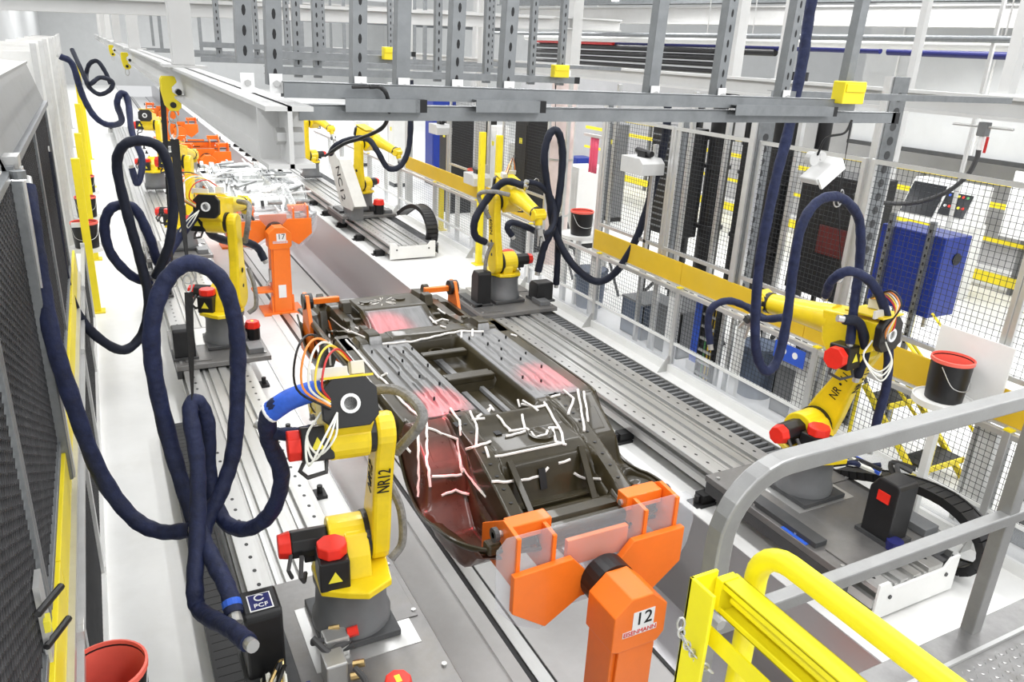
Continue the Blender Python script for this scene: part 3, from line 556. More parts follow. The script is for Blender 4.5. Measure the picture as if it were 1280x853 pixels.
BEADS = [[(1.94, 4.93, 1.04), (1.93, 4.88, 1.01), (1.92, 4.84, 0.99), (1.90, 4.80, 0.97), (1.89, 4.76, 0.94), (1.87, 4.72, 0.92), (1.86, 4.69, 0.90), (1.85, 4.65, 0.88), (1.83, 4.62, 0.85), (1.82, 4.58, 0.83), (1.82, 4.54, 0.81), (1.81, 4.52, 0.78), (1.81, 4.50, 0.74), (1.81, 4.49, 0.70)],
 [(1.87, 4.91, 1.02), (1.85, 4.87, 1.00), (1.84, 4.83, 0.98), (1.83, 4.79, 0.96), (1.82, 4.76, 0.94), (1.81, 4.73, 0.92), (1.80, 4.70, 0.89), (1.79, 4.68, 0.85), (1.79, 4.66, 0.82), (1.78, 4.64, 0.79), (1.77, 4.62, 0.75), (1.77, 4.60, 0.72), (1.76, 4.59, 0.69), (1.75, 4.58, 0.66), (1.75, 4.56, 0.63), (1.74, 4.55, 0.60)],
 [(1.91, 4.84, 0.99), (1.95, 4.82, 0.98), (1.98, 4.80, 0.97), (2.01, 4.78, 0.95), (2.05, 4.75, 0.94), (2.08, 4.73, 0.93), (2.10, 4.66, 0.94)],
 [(2.10, 4.67, 0.94), (2.09, 4.65, 0.91), (2.09, 4.62, 0.87), (2.08, 4.59, 0.84), (2.07, 4.55, 0.82), (2.06, 4.52, 0.79), (2.07, 4.51, 0.75)],
 [(1.83, 4.51, 0.77), (1.88, 4.51, 0.76), (1.93, 4.51, 0.75), (1.98, 4.50, 0.75), (2.02, 4.50, 0.74), (2.06, 4.50, 0.74)],
 [(2.16, 4.96, 1.05), (2.15, 4.88, 1.05), (2.15, 4.82, 1.04), (2.15, 4.76, 1.04), (2.12, 4.68, 1.02), (2.11, 4.64, 0.98)],
 [(2.29, 4.88, 1.04), (2.28, 4.83, 1.03), (2.28, 4.78, 1.01), (2.28, 4.74, 0.99), (2.23, 4.62, 1.02), (2.20, 4.56, 1.01), (2.17, 4.50, 1.00), (2.15, 4.46, 0.98)],
 [(2.26, 4.78, 1.02), (2.32, 4.79, 1.01), (2.37, 4.78, 1.01)],
 [(2.56, 5.10, 0.88), (2.62, 5.18, 0.88), (2.56, 5.14, 0.88)],
 [(2.36, 4.82, 1.03), (2.31, 4.80, 1.02)],
 [(2.10, 4.52, 0.93), (2.12, 4.46, 0.97), (2.15, 4.45, 0.98), (2.19, 4.46, 0.98), (2.23, 4.46, 0.98), (2.29, 4.51, 0.96)],
 [(2.21, 4.43, 0.97), (2.20, 4.38, 0.96), (2.19, 4.33, 0.94)],
 [(2.07, 4.51, 0.78), (2.09, 4.50, 0.76), (2.10, 4.46, 0.74), (2.10, 4.41, 0.74), (2.10, 4.36, 0.73), (2.10, 4.30, 0.73), (2.10, 4.24, 0.73), (2.11, 4.18, 0.72)],
 [(2.63, 5.22, 0.88), (2.62, 5.12, 0.88)],
 [(2.48, 4.79, 1.01), (2.49, 4.74, 1.00), (2.49, 4.68, 0.98), (2.50, 4.64, 0.97), (2.51, 4.60, 0.96)],
 [(2.49, 4.61, 0.96), (2.54, 4.60, 0.96), (2.59, 4.60, 0.96), (2.64, 4.59, 0.96)],
 [(2.43, 4.54, 0.96), (2.48, 4.54, 0.96), (2.52, 4.55, 0.96), (2.56, 4.55, 0.96), (2.61, 4.56, 0.96)],
 [(2.84, 5.12, 0.94), (2.83, 5.06, 0.90)],
 [(2.68, 4.75, 1.00), (2.66, 4.70, 0.98), (2.64, 4.64, 0.97), (2.62, 4.58, 0.96)],
 [(2.84, 5.05, 0.93), (2.85, 4.95, 0.96), (2.82, 4.79, 1.02), (2.87, 4.79, 1.02), (2.93, 4.80, 1.02)],
 [(2.85, 5.05, 0.96), (2.85, 4.96, 0.97), (2.81, 4.80, 1.02), (2.83, 4.76, 1.00)],
 [(2.92, 4.83, 1.03), (2.92, 4.77, 1.01), (2.92, 4.72, 0.99), (2.91, 4.66, 0.97), (2.90, 4.59, 0.96), (2.88, 4.51, 0.96), (2.85, 4.42, 0.96), (2.81, 4.34, 0.95), (2.80, 4.30, 0.93)],
 [(2.64, 4.59, 0.96), (2.64, 4.52, 0.96), (2.63, 4.44, 0.96), (2.68, 4.45, 0.96), (2.73, 4.45, 0.96), (2.77, 4.50, 0.96), (2.81, 4.54, 0.96), (2.84, 4.53, 0.96), (2.87, 4.51, 0.96)],
 [(2.83, 4.53, 0.96), (2.79, 4.43, 0.95), (2.75, 4.34, 0.95), (2.79, 4.32, 0.94), (2.82, 4.30, 0.93)],
 [(2.24, 4.33, 0.94), (2.29, 4.32, 0.94), (2.33, 4.32, 0.94), (2.38, 4.32, 0.94), (2.42, 4.32, 0.94), (2.46, 4.32, 0.94), (2.51, 4.32, 0.94), (2.55, 4.32, 0.94), (2.59, 4.32, 0.94), (2.63, 4.32, 0.94), (2.67, 4.32, 0.94), (2.72, 4.32, 0.94), (2.76, 4.32, 0.94), (2.80, 4.32, 0.94)],
 [(2.12, 4.13, 0.87), (2.16, 4.12, 0.87), (2.20, 4.11, 0.86), (2.23, 4.10, 0.86), (2.32, 4.20, 0.79), (2.37, 4.20, 0.78), (2.41, 4.20, 0.78), (2.45, 4.19, 0.78), (2.49, 4.20, 0.78), (2.54, 4.20, 0.78), (2.58, 4.20, 0.80), (2.62, 4.21, 0.83)],
 [(2.71, 4.22, 0.84), (2.76, 4.22, 0.84), (2.81, 4.22, 0.85)],
 [(2.83, 4.18, 0.75), (2.87, 4.17, 0.72), (2.91, 4.16, 0.70), (2.96, 4.16, 0.69), (2.98, 4.12, 0.70), (2.99, 4.06, 0.73)],
 [(3.17, 4.95, 1.05), (3.20, 4.91, 1.02), (3.22, 4.86, 1.00), (3.12, 4.72, 1.03), (3.06, 4.66, 1.02), (3.01, 4.60, 1.01)],
 [(3.30, 4.93, 1.04), (3.28, 4.88, 1.01), (3.26, 4.83, 0.99), (3.25, 4.79, 0.96), (3.23, 4.75, 0.94), (3.10, 4.54, 1.01), (3.08, 4.49, 0.99), (3.06, 4.44, 0.97), (3.03, 4.39, 0.96)],
 [(3.35, 4.91, 1.02), (3.32, 4.85, 0.99), (3.30, 4.79, 0.96), (3.28, 4.74, 0.93), (3.26, 4.70, 0.91), (3.12, 4.48, 0.99)],
 [(3.00, 4.86, 1.05), (3.05, 4.87, 1.05), (3.09, 4.87, 1.05)],
 [(1.89, 4.47, 0.62), (1.93, 4.47, 0.63), (1.97, 4.47, 0.63), (2.00, 4.47, 0.64), (2.05, 4.46, 0.61), (2.09, 4.42, 0.61)],
 [(1.73, 4.90, 0.88), (1.75, 4.88, 0.85), (1.76, 4.83, 0.85), (1.77, 4.78, 0.84)],
 [(1.85, 6.76, 1.02), (1.85, 6.66, 1.02), (1.86, 6.55, 1.02), (1.86, 6.45, 1.02), (1.86, 6.35, 1.02), (1.86, 6.25, 1.02), (1.86, 6.15, 1.02), (1.86, 6.06, 1.02), (1.86, 5.97, 1.02), (1.86, 5.88, 1.02), (1.86, 5.79, 1.02)],
 [(1.87, 5.79, 1.02), (1.88, 5.70, 1.02), (1.88, 5.62, 1.02), (1.88, 5.54, 1.02), (1.88, 5.46, 1.02), (1.88, 5.38, 1.02), (1.88, 5.31, 1.02), (1.88, 5.24, 1.02), (1.89, 5.17, 1.02), (1.89, 5.11, 1.02), (1.90, 5.05, 1.02), (1.91, 4.97, 1.02), (1.91, 4.91, 1.02)],
 [(1.89, 5.82, 1.02), (1.91, 5.81, 1.03), (1.93, 5.79, 1.05)],
 [(2.11, 6.46, 1.05), (2.17, 6.46, 1.05), (2.22, 6.45, 1.05), (2.27, 6.45, 1.05), (2.33, 6.45, 1.05), (2.40, 6.50, 1.02), (2.46, 6.51, 1.02), (2.51, 6.51, 1.03), (2.56, 6.51, 1.03), (2.61, 6.52, 1.03), (2.66, 6.52, 1.04), (2.71, 6.52, 1.04), (2.76, 6.52, 1.05), (2.81, 6.53, 1.05), (2.86, 6.52, 1.05), (2.92, 6.52, 1.06), (2.96, 6.51, 1.06), (3.01, 6.51, 1.05), (3.06, 6.49, 1.05), (3.10, 6.47, 1.05), (3.15, 6.45, 1.05)],
 [(2.94, 6.52, 1.06), (2.91, 6.45, 1.05), (2.88, 6.39, 1.04)],
 [(3.06, 6.52, 1.06), (3.03, 6.46, 1.05), (2.99, 6.37, 1.05)],
 [(1.99, 7.96, 0.68), (2.00, 7.78, 0.74), (2.02, 7.63, 0.79), (2.02, 7.43, 0.86), (2.00, 7.19, 0.93), (2.00, 7.04, 0.98)],
 [(1.99, 7.96, 0.68), (1.95, 7.78, 0.68)],
 [(1.78, 7.11, 0.88), (1.71, 6.85, 0.92), (1.69, 6.75, 0.90), (1.69, 6.75, 0.84), (1.69, 6.74, 0.79)],
 [(2.02, 7.98, 0.83), (2.02, 7.76, 0.85), (2.02, 7.55, 0.87), (2.02, 7.42, 0.89), (2.00, 7.22, 0.93)],
 [(2.02, 7.29, 0.92), (2.00, 7.04, 0.98), (2.00, 6.86, 1.02), (1.98, 6.68, 1.07), (2.00, 6.62, 1.07)],
 [(2.07, 7.20, 0.97), (2.08, 7.12, 0.98)],
 [(2.93, 7.34, 0.94), (2.94, 7.28, 0.92), (2.96, 7.21, 0.90)],
 [(2.78, 6.67, 1.08), (2.81, 6.61, 1.08)],
 [(2.93, 7.25, 0.91), (2.99, 7.27, 0.91), (3.07, 7.34, 0.90), (3.10, 7.30, 0.90), (3.11, 7.25, 0.91)],
 [(3.12, 7.57, 0.94), (3.12, 7.46, 0.94), (3.12, 7.37, 0.95)],
 [(3.44, 6.30, 1.02), (3.41, 6.36, 1.02)]]
# ---------------------------------------------------------------- car bodies, upside down between two carriers
def car_body(label, dy=0., pal=None, beads=True):
    c0 = 2.62; P = pal or {}
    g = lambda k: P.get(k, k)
    t = thing('car_body', label, 'car body', (c0, 6.1+dy, 0))
    def patch(nm, mt, xa, xb, ya, yb, nx, ny, dz=0., par=None):
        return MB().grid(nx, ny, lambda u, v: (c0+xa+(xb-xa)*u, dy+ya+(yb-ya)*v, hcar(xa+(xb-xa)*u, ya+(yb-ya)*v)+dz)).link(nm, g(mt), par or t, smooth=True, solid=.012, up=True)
    for s in (-1, 1):
        a, b = (.26, .705) if s > 0 else (-.705, -.26)
        fp = patch('floor_panel', 'cargrey', a, b, 4.90, 6.52, 60, 60)
        # rubber plugs on the panel
        pm = None
        for k, (u, v) in enumerate(((.15, .2), (.4, .12), (.75, .3), (.2, .5), (.55, .45), (.85, .55), (.3, .75), (.65, .8), (.9, .85), (.1, .9), (.5, .95), (.45, .65))):
            x = a+(b-a)*u; y = 4.95+1.5*v; z = hcar(x, y)
            if pm is None: pm = MB().cyl((c0+x, dy+y, z-.002), (c0+x, dy+y, z+.028), .009, n=8).link('plug', 'black', fp); p0 = Vector((x, y, z))
            else: clone(pm, fp, Vector((x, y, z))-p0)
        patch('sill', 'carpaint', *((.70, .90) if s > 0 else (-.90, -.70)), 4.88, 7.05, 16, 30)
        patch('front_side_member', 'carpaint', *((.38, .86) if s > 0 else (-.86, -.38)), 6.50, 8.45, 34, 60)
        patch('rear_side_member', 'carpaint', *((.36, .525) if s > 0 else (-.525, -.36)), 3.66, 4.94, 16, 44)
        xm = lambda y: lerp_tab([(3.66, .56), (3.70, .65), (3.80, .80), (3.95, .88), (4.15, .905)], y)-.006
        MB().grid(24, 50, lambda u, v: (c0+s*(.52+(xm(3.68+1.24*v)-.52)*u), dy+3.68+1.24*v, hcar(.52+(xm(3.68+1.24*v)-.52)*u, 3.68+1.24*v))).link('wheelhouse', g('carbrown' if s < 0 else 'carpaint'), t, smooth=True, solid=.012, up=True)
        # outer side: sill side, quarter panel with wheel arch, front wing
        top = [(.88, 8.35, .78), (.90, 8.1, .70), (.91, 7.95, .60), (.91, 7.7, .55), (.91, 7.4, .60), (.91, 7.22, .76), (.905, 7.1, .92), (.905, 6.9, .97), (.905, 5.9, .98), (.905, 5.1, .98), (.905, 4.98, .94), (.91, 4.86, .79), (.91, 4.7, .63), (.91, 4.5, .55), (.91, 4.3, .57), (.905, 4.15, .61), (.88, 3.95, .64), (.80, 3.80, .65), (.65, 3.70, .64), (.40, 3.64, .62), (.0, 3.61, .61)]
        tp = spline(top, 4); n = len(tp)
        def side(u, v):
            i = min(n-1, int(round(u*(n-1)))); p = tp[i]; zb = p.z-(.17 if p.y > 4.98 else .10); k = v
            z = p.z+(zb-p.z)*k; bul = .035*math.sin(math.pi*min(1, k*1.1))
            tk = .14*k*k; dx = (p.x+(bul*.5-tk)*(1 if p.x > .6 else p.x/.6))*s; yy = p.y+(tk if p.x < .75 else 0)
            return (c0+dx, dy+yy, z)
        cut = {}
        MB().grid(n, 9, side).link('body_side', g('carpaint'), t, smooth=True, solid=.01)
        # flange roll along the arch lip
        MB().tube([(c0+p.x*s, dy+p.y, p.z) for p in tp], .011, 6).link('side_flange', g('carpaint'), t, smooth=True)
    patch('tunnel', 'carpaint', -.27, .27, 4.86, 6.53, 40, 60)
    patch('rear_floor', 'carpaint', -.37, .37, 3.64, 4.90, 40, 90)
    patch('dash_face', 'cargrey', -.34, .30, 7.09, 7.56, 20, 16, .004)
    patch('front_bulkhead', 'carpaint', -.40, .40, 6.5, 8.5, 40, 90)
    # braces, seat frames and openings in the tunnel and the tank wall
    for (x, y0, y1, w) in ((-.10, 4.95, 5.5, .07), (.09, 5.0, 5.6, .06), (-.02, 5.8, 6.4, .08)):
        MB().prism([(-w/2, 0), (w/2, 0), (w/2-.012, .03), (-w/2+.012, .03)], (c0+x, dy+y0, .885), (1, 0, 0), (0, 0, 1), (0, y1-y0, 0)).link('tunnel_brace', g('cargrey'), t, bevel=.004)
    for y in (5.6, 6.2): MB().box((c0, dy+y, .985), (.44, .09, .06)).link('tunnel_bridge', g('carpaint'), t, bevel=.01)
    MB().lathe([(.085, 0), (.085, .03), (.06, .035), (.06, 0)], (c0+.0, dy+6.36, .93), 20).link('lamp_hole_ring', g('carpaint'), t, smooth=True)
    MB().box((c0-.06, dy+4.178, .775), (.055, .012, .15), Matrix.Rotation(-.38, 3, 'X')).link('slot_opening', 'black', t)
    for (x, y) in ((-.22, 4.62), (-.50, 4.73), (.14, 4.55)):
        z = hcar(x, y); MB().box((c0+x, dy+y, z+.002), (.05, .075, .008)).link('slot_opening', 'black', t)
    MB().span((c0-.72, dy+3.70, .60), (c0+.72, dy+3.80, .68)).link('rear_cross_member', g('carpaint'), t, bevel=.02)
    MB().span((c0-.70, dy+8.42, .72), (c0+.70, dy+8.52, .86)).link('front_cross_member', g('carpaint'), t, bevel=.02)
    for s in (-1, 1):
        MB().cyl((c0+.60*s, dy+8.3, .93), (c0+.66*s, dy+8.3, .93), .085, n=18).link('strut_top', g('carpaint'), t)
        MB().prism([(0, 0), (.22, 0), (.16, .12), (.04, .12)], (c0+.42*s, dy+7.75, .93), (0, 1, 0), (0, 0, 1), (.10*s, 0, 0)).link('engine_mount', g('carpaint'), t, bevel=.01)
        MB().cyl((c0+.20*s-.05, dy+7.85, 1.01), (c0+.20*s-.05, dy+7.85, 1.03), .06, n=16).link('bulkhead_cap', g('carpaint'), t)
    rv = random.Random(9)
    for s in (-1, 1):       # punched holes and small brackets along the members
        hm = None
        for k in range(9):
            x = s*.44; y = 3.95+.11*k; z = hcar(x, y)
            if hm is None: hm = MB().cyl((c0+x, dy+y, z+.0005), (c0+x, dy+y, z+.003), .014, n=10).link('punched_hole', 'black', t); h0 = Vector((x, y, z))
            else: clone(hm, t, Vector((x, y, z))-h0)
        for k in range(7):
            x = s*rv.uniform(.42, .78); y = rv.uniform(6.9, 8.2); z = hcar(x, y); MB().box((c0+x, dy+y, z+.02), (rv.uniform(.04, .1), rv.uniform(.05, .12), .05)).link('bracket', g('carpaint'), t, bevel=.008)
        MB().prism([(-.09, -.11), (.09, -.11), (.09, .11), (-.09, .11)], (c0+s*.66, dy+4.68, hcar(.66, 4.68)-.008), (1, 0, 0), (0, .83, .56), (0, -.007, .010)).link('stamped_panel', g('carbrown' if s < 0 else 'carpaint'), t, bevel=.008)
        MB().bar((c0+s*.30, dy+4.26, .93), (c0+s*.26, dy+3.95, .64), .05, .025).link('floor_brace', g('carpaint'), t, bevel=.005)
    for y in (3.98, 4.06): MB().box((c0, dy+y, .645), (.6, .03, .02)).link('floor_rib', g('carpaint'), t, bevel=.006)
    MB().lathe([(.10, 0), (.10, .02), (.085, .026), (.06, .012), (.001, .012)], (c0+.08, dy+4.48, .955), 24).link('fuel_cover', g('carpaint'), t, smooth=True)
    if beads:
        for b in BEADS:
            q = [(p[0], p[1]+dy, p[2]+.008) for p in b]
            MB().tube(q, .0108, 6).link('sealant_bead', 'bead', t, smooth=True)
        ry = random.Random(3)
        for k in range(16):     # thin chalk-white weld scratches on the bulkhead top
            a = ry.uniform(0, 6.28); r0 = ry.uniform(.02, .1); r1 = r0+ry.uniform(.04, .1); cx, cy = c0-.06, 7.82
            pz = lambda r: (cx+r*1.6*math.cos(a), cy+r*math.sin(a), hcar(cx-c0+r*1.6*math.cos(a), cy+r*math.sin(a))+.004)
            MB().tube([pz(r0), pz((r0+r1)/2), pz(r1)], .004, 5).link('sealant_fleck', 'bead', t)
    return t
car_body('olive-brown upturned car body with white sealant lines between two orange carriers')
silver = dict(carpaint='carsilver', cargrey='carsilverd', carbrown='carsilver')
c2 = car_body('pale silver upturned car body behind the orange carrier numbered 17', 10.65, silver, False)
rr = random.Random(5)
for k in range(46):    # tangle of pale stiffeners and brackets on the silver underbody
    x = rr.uniform(-.7, .7); y = rr.uniform(3.9, 8.2); z = hcar(x, y); L = rr.uniform(.2, .6); a = rr.choice((0, .2, 1.57, 1.4, .8, -.5))
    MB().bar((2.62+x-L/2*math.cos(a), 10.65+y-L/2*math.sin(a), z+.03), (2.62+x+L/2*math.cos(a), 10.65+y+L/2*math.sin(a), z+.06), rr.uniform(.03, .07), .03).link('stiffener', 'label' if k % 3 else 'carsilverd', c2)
for k in range(3):
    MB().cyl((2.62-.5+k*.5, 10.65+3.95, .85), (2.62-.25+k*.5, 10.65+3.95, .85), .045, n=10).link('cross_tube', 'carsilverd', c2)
# red lamps added overhead out of view to give the body its red glow
def red_lamp(label, loc, target, power, size=.6):
    t = thing('added_red_lamp', label, 'lamp', loc, 'added red lamps over the car body')
    p = Vector(loc); d = (Vector(target)-p).normalized()
    MB().cyl(p-d*.12, p, .035, n=12).link('housing', 'black', t); MB().cyl(p, p+d*.006, .03, n=12).link('lens', 'redlens', t)
    MB().bar(p-d*.06, p-d*.06+Vector((0, 0, .25)), .02, .02).link('bracket', 'galv', t)
    l = bpy.data.lights.new('red_beam', 'SPOT'); l.energy = power; l.color = (1, .03, .06); l.spot_size = size; l.spot_blend = .9; l.shadow_soft_size = .04
    o = bpy.data.objects.new('red_beam', l); COL.objects.link(o); o.parent = t; o.location = d*.02; o.rotation_euler = d.to_track_quat('-Z', 'Y').to_euler()
red_lamp('added unseen red lamp aimed at the left of the upturned floor', (1.9, 5.0, 4.6), (2.12, 5.10, 1.05), 1500, .17)
red_lamp('added unseen red lamp aimed at the right of the upturned floor', (3.2, 5.2, 4.6), (3.22, 5.25, 1.05), 1300, .20)
red_lamp('added unseen red lamp aimed at the rear left wheelhouse', (1.8, 4.3, 4.6), (1.95, 4.5, .7), 750, .16)
red_lamp('added unseen red lamp aimed at the front of the body', (2.3, 7.3, 4.6), (2.42, 7.25, .95), 1300, .19)
# ---------------------------------------------------------------- fence on the right
def wire_panel(mb, o, u, w, U, W, cu, cw, r=.0022):      # wires as thin square bars on the (u, w) rectangle
    o, u, w = Vector(o), Vector(u), Vector(w); n = u.cross(w)
    for k in range(int(U/cu)+1): mb.bar(o+u*(k*cu), o+u*(k*cu)+w*W, r*2, r*2, n)
    for k in range(int(W/cw)+1): mb.bar(o+w*(k*cw)+n*.002, o+w*(k*cw)+u*U+n*.002, r*2, r*2, n)
    return mb
FX = 6.03
posts = [1.2, 2.95, 4.86, 6.98, 8.75, 10.75, 12.85, 14.9, 17.1, 19.4, 22, 25]
pnames = ['bottom right corner', 'right of the yellow stairs', 'behind the lower right robot', 'in front of the grey barrel', 'left of the grey barrel', 'below the first black bucket', 'behind the robot facing the camera', 'left of the robot facing the camera', 'behind the leaning white cover plate', 'behind the far right robots', 'far end of the right fence']
for i, (ya, yb) in enumerate(zip(posts, posts[1:])):
    t = thing('guard_fence', 'waist-high wire guard fence section, '+pnames[i], 'fence', (FX, ya, 0), 'low guard fence sections on the right')
    MB().span((FX-.03, ya-.03, .0), (FX+.03, ya+.03, 1.08)).link('post', 'alu', t, bevel=.004)
    MB().prism([(0, 0), (.16, 0), (.03, .2), (0, .2)], (FX-.03, ya-.006, .0), (-1, 0, 0), (0, 0, 1), (0, .012, 0)).link('foot_bracket', 'steel', t)
    MB().span((FX-.032, ya-.032, 1.08), (FX+.032, ya+.032, 1.095)).link('post_cap', 'safety', t)
    MB().span((FX-.025, ya+.03, 1.02), (FX+.025, yb-.03, 1.07)).link('top_rail', 'alu', t, bevel=.004)
    MB().span((FX-.02, ya+.03, .36), (FX+.02, yb-.03, .39)).link('mid_rail', 'white', t)
    MB().span((FX-.006, ya+.03, .10), (FX+.006, yb-.03, .36)).link('lower_pane', 'acrylic', t)
    MB().span((FX-.05, ya, .0), (FX+.05, yb, .10)).link('kerb', 'white', t)
    wire_panel(MB(), (FX, ya+.03, .39), (0, 1, 0), (0, 0, 1), yb-ya-.06, .63, .05 if i < 6 else .08, .05, .0016).link('wire_mesh', 'wire' if i < 3 else 'wireg', t, kind='stuff')
    MB().span((FX+.05, ya+.10, 0), (FX+.13, ya+.24, 1.02)).link('white_post', 'white', t, bevel=.004)
    if i % 2 == 0: MB().span((FX+.06, (ya+yb)/2, 0), (FX+.12, (ya+yb)/2+.1, 1.02)).link('white_post', 'white', t, bevel=.004)
def yboard(label, ya, yb, x=6.09):
    t = thing('yellow_guard_board', label, 'board', (x, ya, 1.1), 'yellow boards above the right fence'); n = max(1, round((yb-ya)/2.1)); d = (yb-ya)/n
    for k in range(n): MB().span((x-.012, ya+k*d+.003, 1.10), (x+.012, ya+(k+1)*d-.003, 1.37)).link('board', 'panelyel', t, bevel=.003)
    MB().span((x-.03, ya, 1.075), (x+.03, yb, 1.10)).link('carrier_rail', 'alu', t)
yboard('long yellow board along the fence top, from the right edge past both hoses', 1.2, 9.0)
yboard('short yellow board behind the arm of the robot facing the camera', 10.8, 12.6)
yboard('farther yellow board above the fence, left of the yellow posts', 12.95, 16.8)
# tall upper fence: columns, top rail, wire panels
def upper_panel(label, ya, yb, z0, z1, x=6.16, c=.05, mt='wire'):
    t = thing('tall_wire_fence', label, 'fence', (x, ya, z0), 'tall wire fence panels on the right')
    for y in (ya, yb): MB().span((x-.022, y-.022, 0), (x+.022, y+.022, z1)).link('post', 'alu', t, bevel=.004)
    MB().span((x-.02, ya, z1-.04), (x+.02, yb, z1)).link('top_rail', 'alu', t); MB().span((x-.02, ya, z0), (x+.02, yb, z0+.04)).link('bottom_rail', 'alu', t)
    wire_panel(MB(), (x, ya, z0), (0, 1, 0), (0, 0, 1), yb-ya, z1-z0, c, c, .0016).link('wire_mesh', mt, t, kind='stuff')
upper_panel('tall wire fence panel at the right edge, over the near bucket', 1.3, 3.2, 1.42, 2.92)
upper_panel('tall wire fence panel in front of the blue cabinet', 3.25, 4.75, 1.42, 2.92)
upper_panel('tall wire fence panel in front of the black cabinet', 4.85, 6.15, 1.42, 2.92)
upper_panel('tall wire fence panel in front of the black pipes', 6.3, 7.55, 1.42, 2.92)
upper_panel('tall wire fence panel with the camera box, right of the first bucket', 7.6, 9.0, 1.42, 2.92)
upper_panel('tall wire fence panel behind the hose loop', 11.0, 12.6, 1.42, 2.8, 6.4)
upper_panel('tall wire fence panel right of the distant hose', 13.2, 15, 1.42, 2.8, 6.4)
def column(label, x, y, z0, z1, w=.16, holes=True):
    t = thing('perforated_column', label, 'column', (x, y, z0), 'perforated steel columns')
    MB().span((x-w/2, y-.05, z0), (x+w/2, y+.05, z1)).link('body', 'galv', t, bevel=.003)
    MB().span((x-w/2-.03, y-.035, z0), (x-w/2, y+.035, z1)).link('flange', 'alu', t)
    if holes:
        h = None; z = z0+.1
        while z < z1-.05:
            if h is None: h = MB().cyl((x, y-.051, z), (x, y-.0512, z), .038, n=12).cyl((x, y-.0511, z), (x, y-.053, z), .040, .040, n=12, cap=False).link('hole', 'dark', t); zh = z
            else: clone(h, t, (0, 0, z-zh))
            z += .125
    return t
column('wide perforated column rising from the yellow board, left of the black pipes', 6.22, 6.22, 1.1, 3.1, .22)
column('wide perforated column behind the top of the navy hose', 6.30, 4.80, 1.1, 3.62, .20)
column('slim column behind the camera box', 6.22, 7.5, 1.1, 3.1, .07, False)
column('slim column left of the tall wire fence by the first bucket', 6.22, 9.1, 0, 3.1, .07, False)
# ---------------------------------------------------------------- buckets and their shelves
def bucket(label, x, y, z, r=.17, h=.36):
    t = thing('bucket', label, 'bucket', (x, y, z), 'black buckets with red rims')
    MB().lathe([(r*.90, 0), (r*.97, h*.5), (r, h-.015), (r, h-.0151), (r*.97, h-.016), (r*.90, .012), (0, .012)], (x, y, z), 32).link('pail', 'black', t, smooth=True)
    MB().lathe([(r*1.0, h-.03), (r*1.045, h-.028), (r*1.05, h), (r*.985, h+.003), (r*.965, h-.03), (r*.93, h*.55), (r*.885, .016), (0.001, .016)], (x, y, z), 32, cap=False).link('red_liner', 'redin', t, smooth=True)
    MB().tube(spline([(x-r, y-.02, z+h-.05), (x-r*.75, y-r*.75, z+h*.45), (x, y-r*1.06, z+h*.35), (x+r*.75, y-r*.75, z+h*.45), (x+r, y-.02, z+h-.05)], 6), .004, 5).link('handle', 'steel', t); return t
def shelf(label, x, y, z, w=.5, d=.5, back=True, sx=1):
    t = thing('bucket_shelf', label, 'shelf', (x, y, z), 'white bucket shelves')
    MB().lathe([(w/2, -.05), (w/2, 0), (w/2-.01, .0), (w/2-.02, -.01), (0.001, -.01)], (x, y, z), 28).link('tray', 'white', t, smooth=True)
    MB().span((x-.03, y-.03, 0), (x+.03, y+.03, z-.05)).link('leg', 'white', t)
    if back: MB().span((x+sx*w/2, y-d/2, z-.05), (x+sx*(w/2+.02), y+d/2, z+.5)).link('back_plate', 'white', t)
shelf('white shelf under the bucket at the right edge', 5.82, 3.40, 1.21, .46, .62); bucket('black bucket with red rim at the right edge, above the railing', 5.82, 3.40, 1.205, .155, .35)
shelf('white shelf beside the start of the long yellow board', 6.32, 9.75, 1.13, .62, .6, False); bucket('black bucket with red rim right of the robot facing the camera', 6.32, 9.72, 1.125)
shelf('small white shelf among the far yellow boards', 6.3, 13.6, 1.2, .4, .4, False); bucket('small distant black bucket with red top by the far yellow board', 6.3, 13.6, 1.195, .12, .34)
for k, (y, z, lb) in enumerate(((12.2, .80, 'nearest bucket on the left, on a white shelf beside a yellow post'), (15.6, .55, 'second bucket in the row behind the left yellow post'), (19.6, .3, 'third bucket in the row on the left'),)):
    shelf('white shelf under the '+('nearest', 'second', 'third')[k]+' left bucket', -.33-.02*k, y, z, .46, .4, False); bucket('black '+lb, -.33-.02*k, y, z-.005)
shelf('white shelf under the bucket at the bottom left corner', -.26, 3.16, .69, .40, .4, False); bucket('big red-lined bucket seen from above at the bottom left corner', -.26, 3.16, .685, .165, .34)
# ---------------------------------------------------------------- behind the right fence
t = thing('blue_cabinet', 'royal blue cabinet on slotted posts behind the wire fence', 'cabinet', (7.05, 4.7, 0))
MB().span((6.95, 4.42, 1.42), (7.35, 5.12, 2.22)).link('body', 'bluecab', t, bevel=.01)
MB().span((6.945, 4.46, 1.46), (6.95, 4.80, 2.18)).span((6.945, 4.82, 1.46), (6.95, 5.08, 2.18)).link('doors', 'bluecab', t, bevel=.004)
MB().cyl((7.18, 4.41, 2.0), (7.18, 4.42, 2.0), .06, n=16).link('dial', 'black', t)
for y in (4.56, 5.0):
    p = MB().span((6.90, y-.025, 0), (6.945, y+.025, 2.35)).link('slotted_post', 'galv', t)
    h = MB()
    for k in range(28): h.box((6.8995, y, .1+k*.08), (.002, .018, .03))
    h.link('slots', 'black', p, kind='stuff')
for y in (4.5, 4.65, 4.85, 5.05): MB().cyl((7.05, y, 1.30), (7.05, y, 1.42), .022, n=8).link('plug', 'steel', t)
t = thing('black_cabinet', 'tall black cabinet with a dark red panel behind the navy hose loop', 'cabinet', (8.0, 6.6, 0))
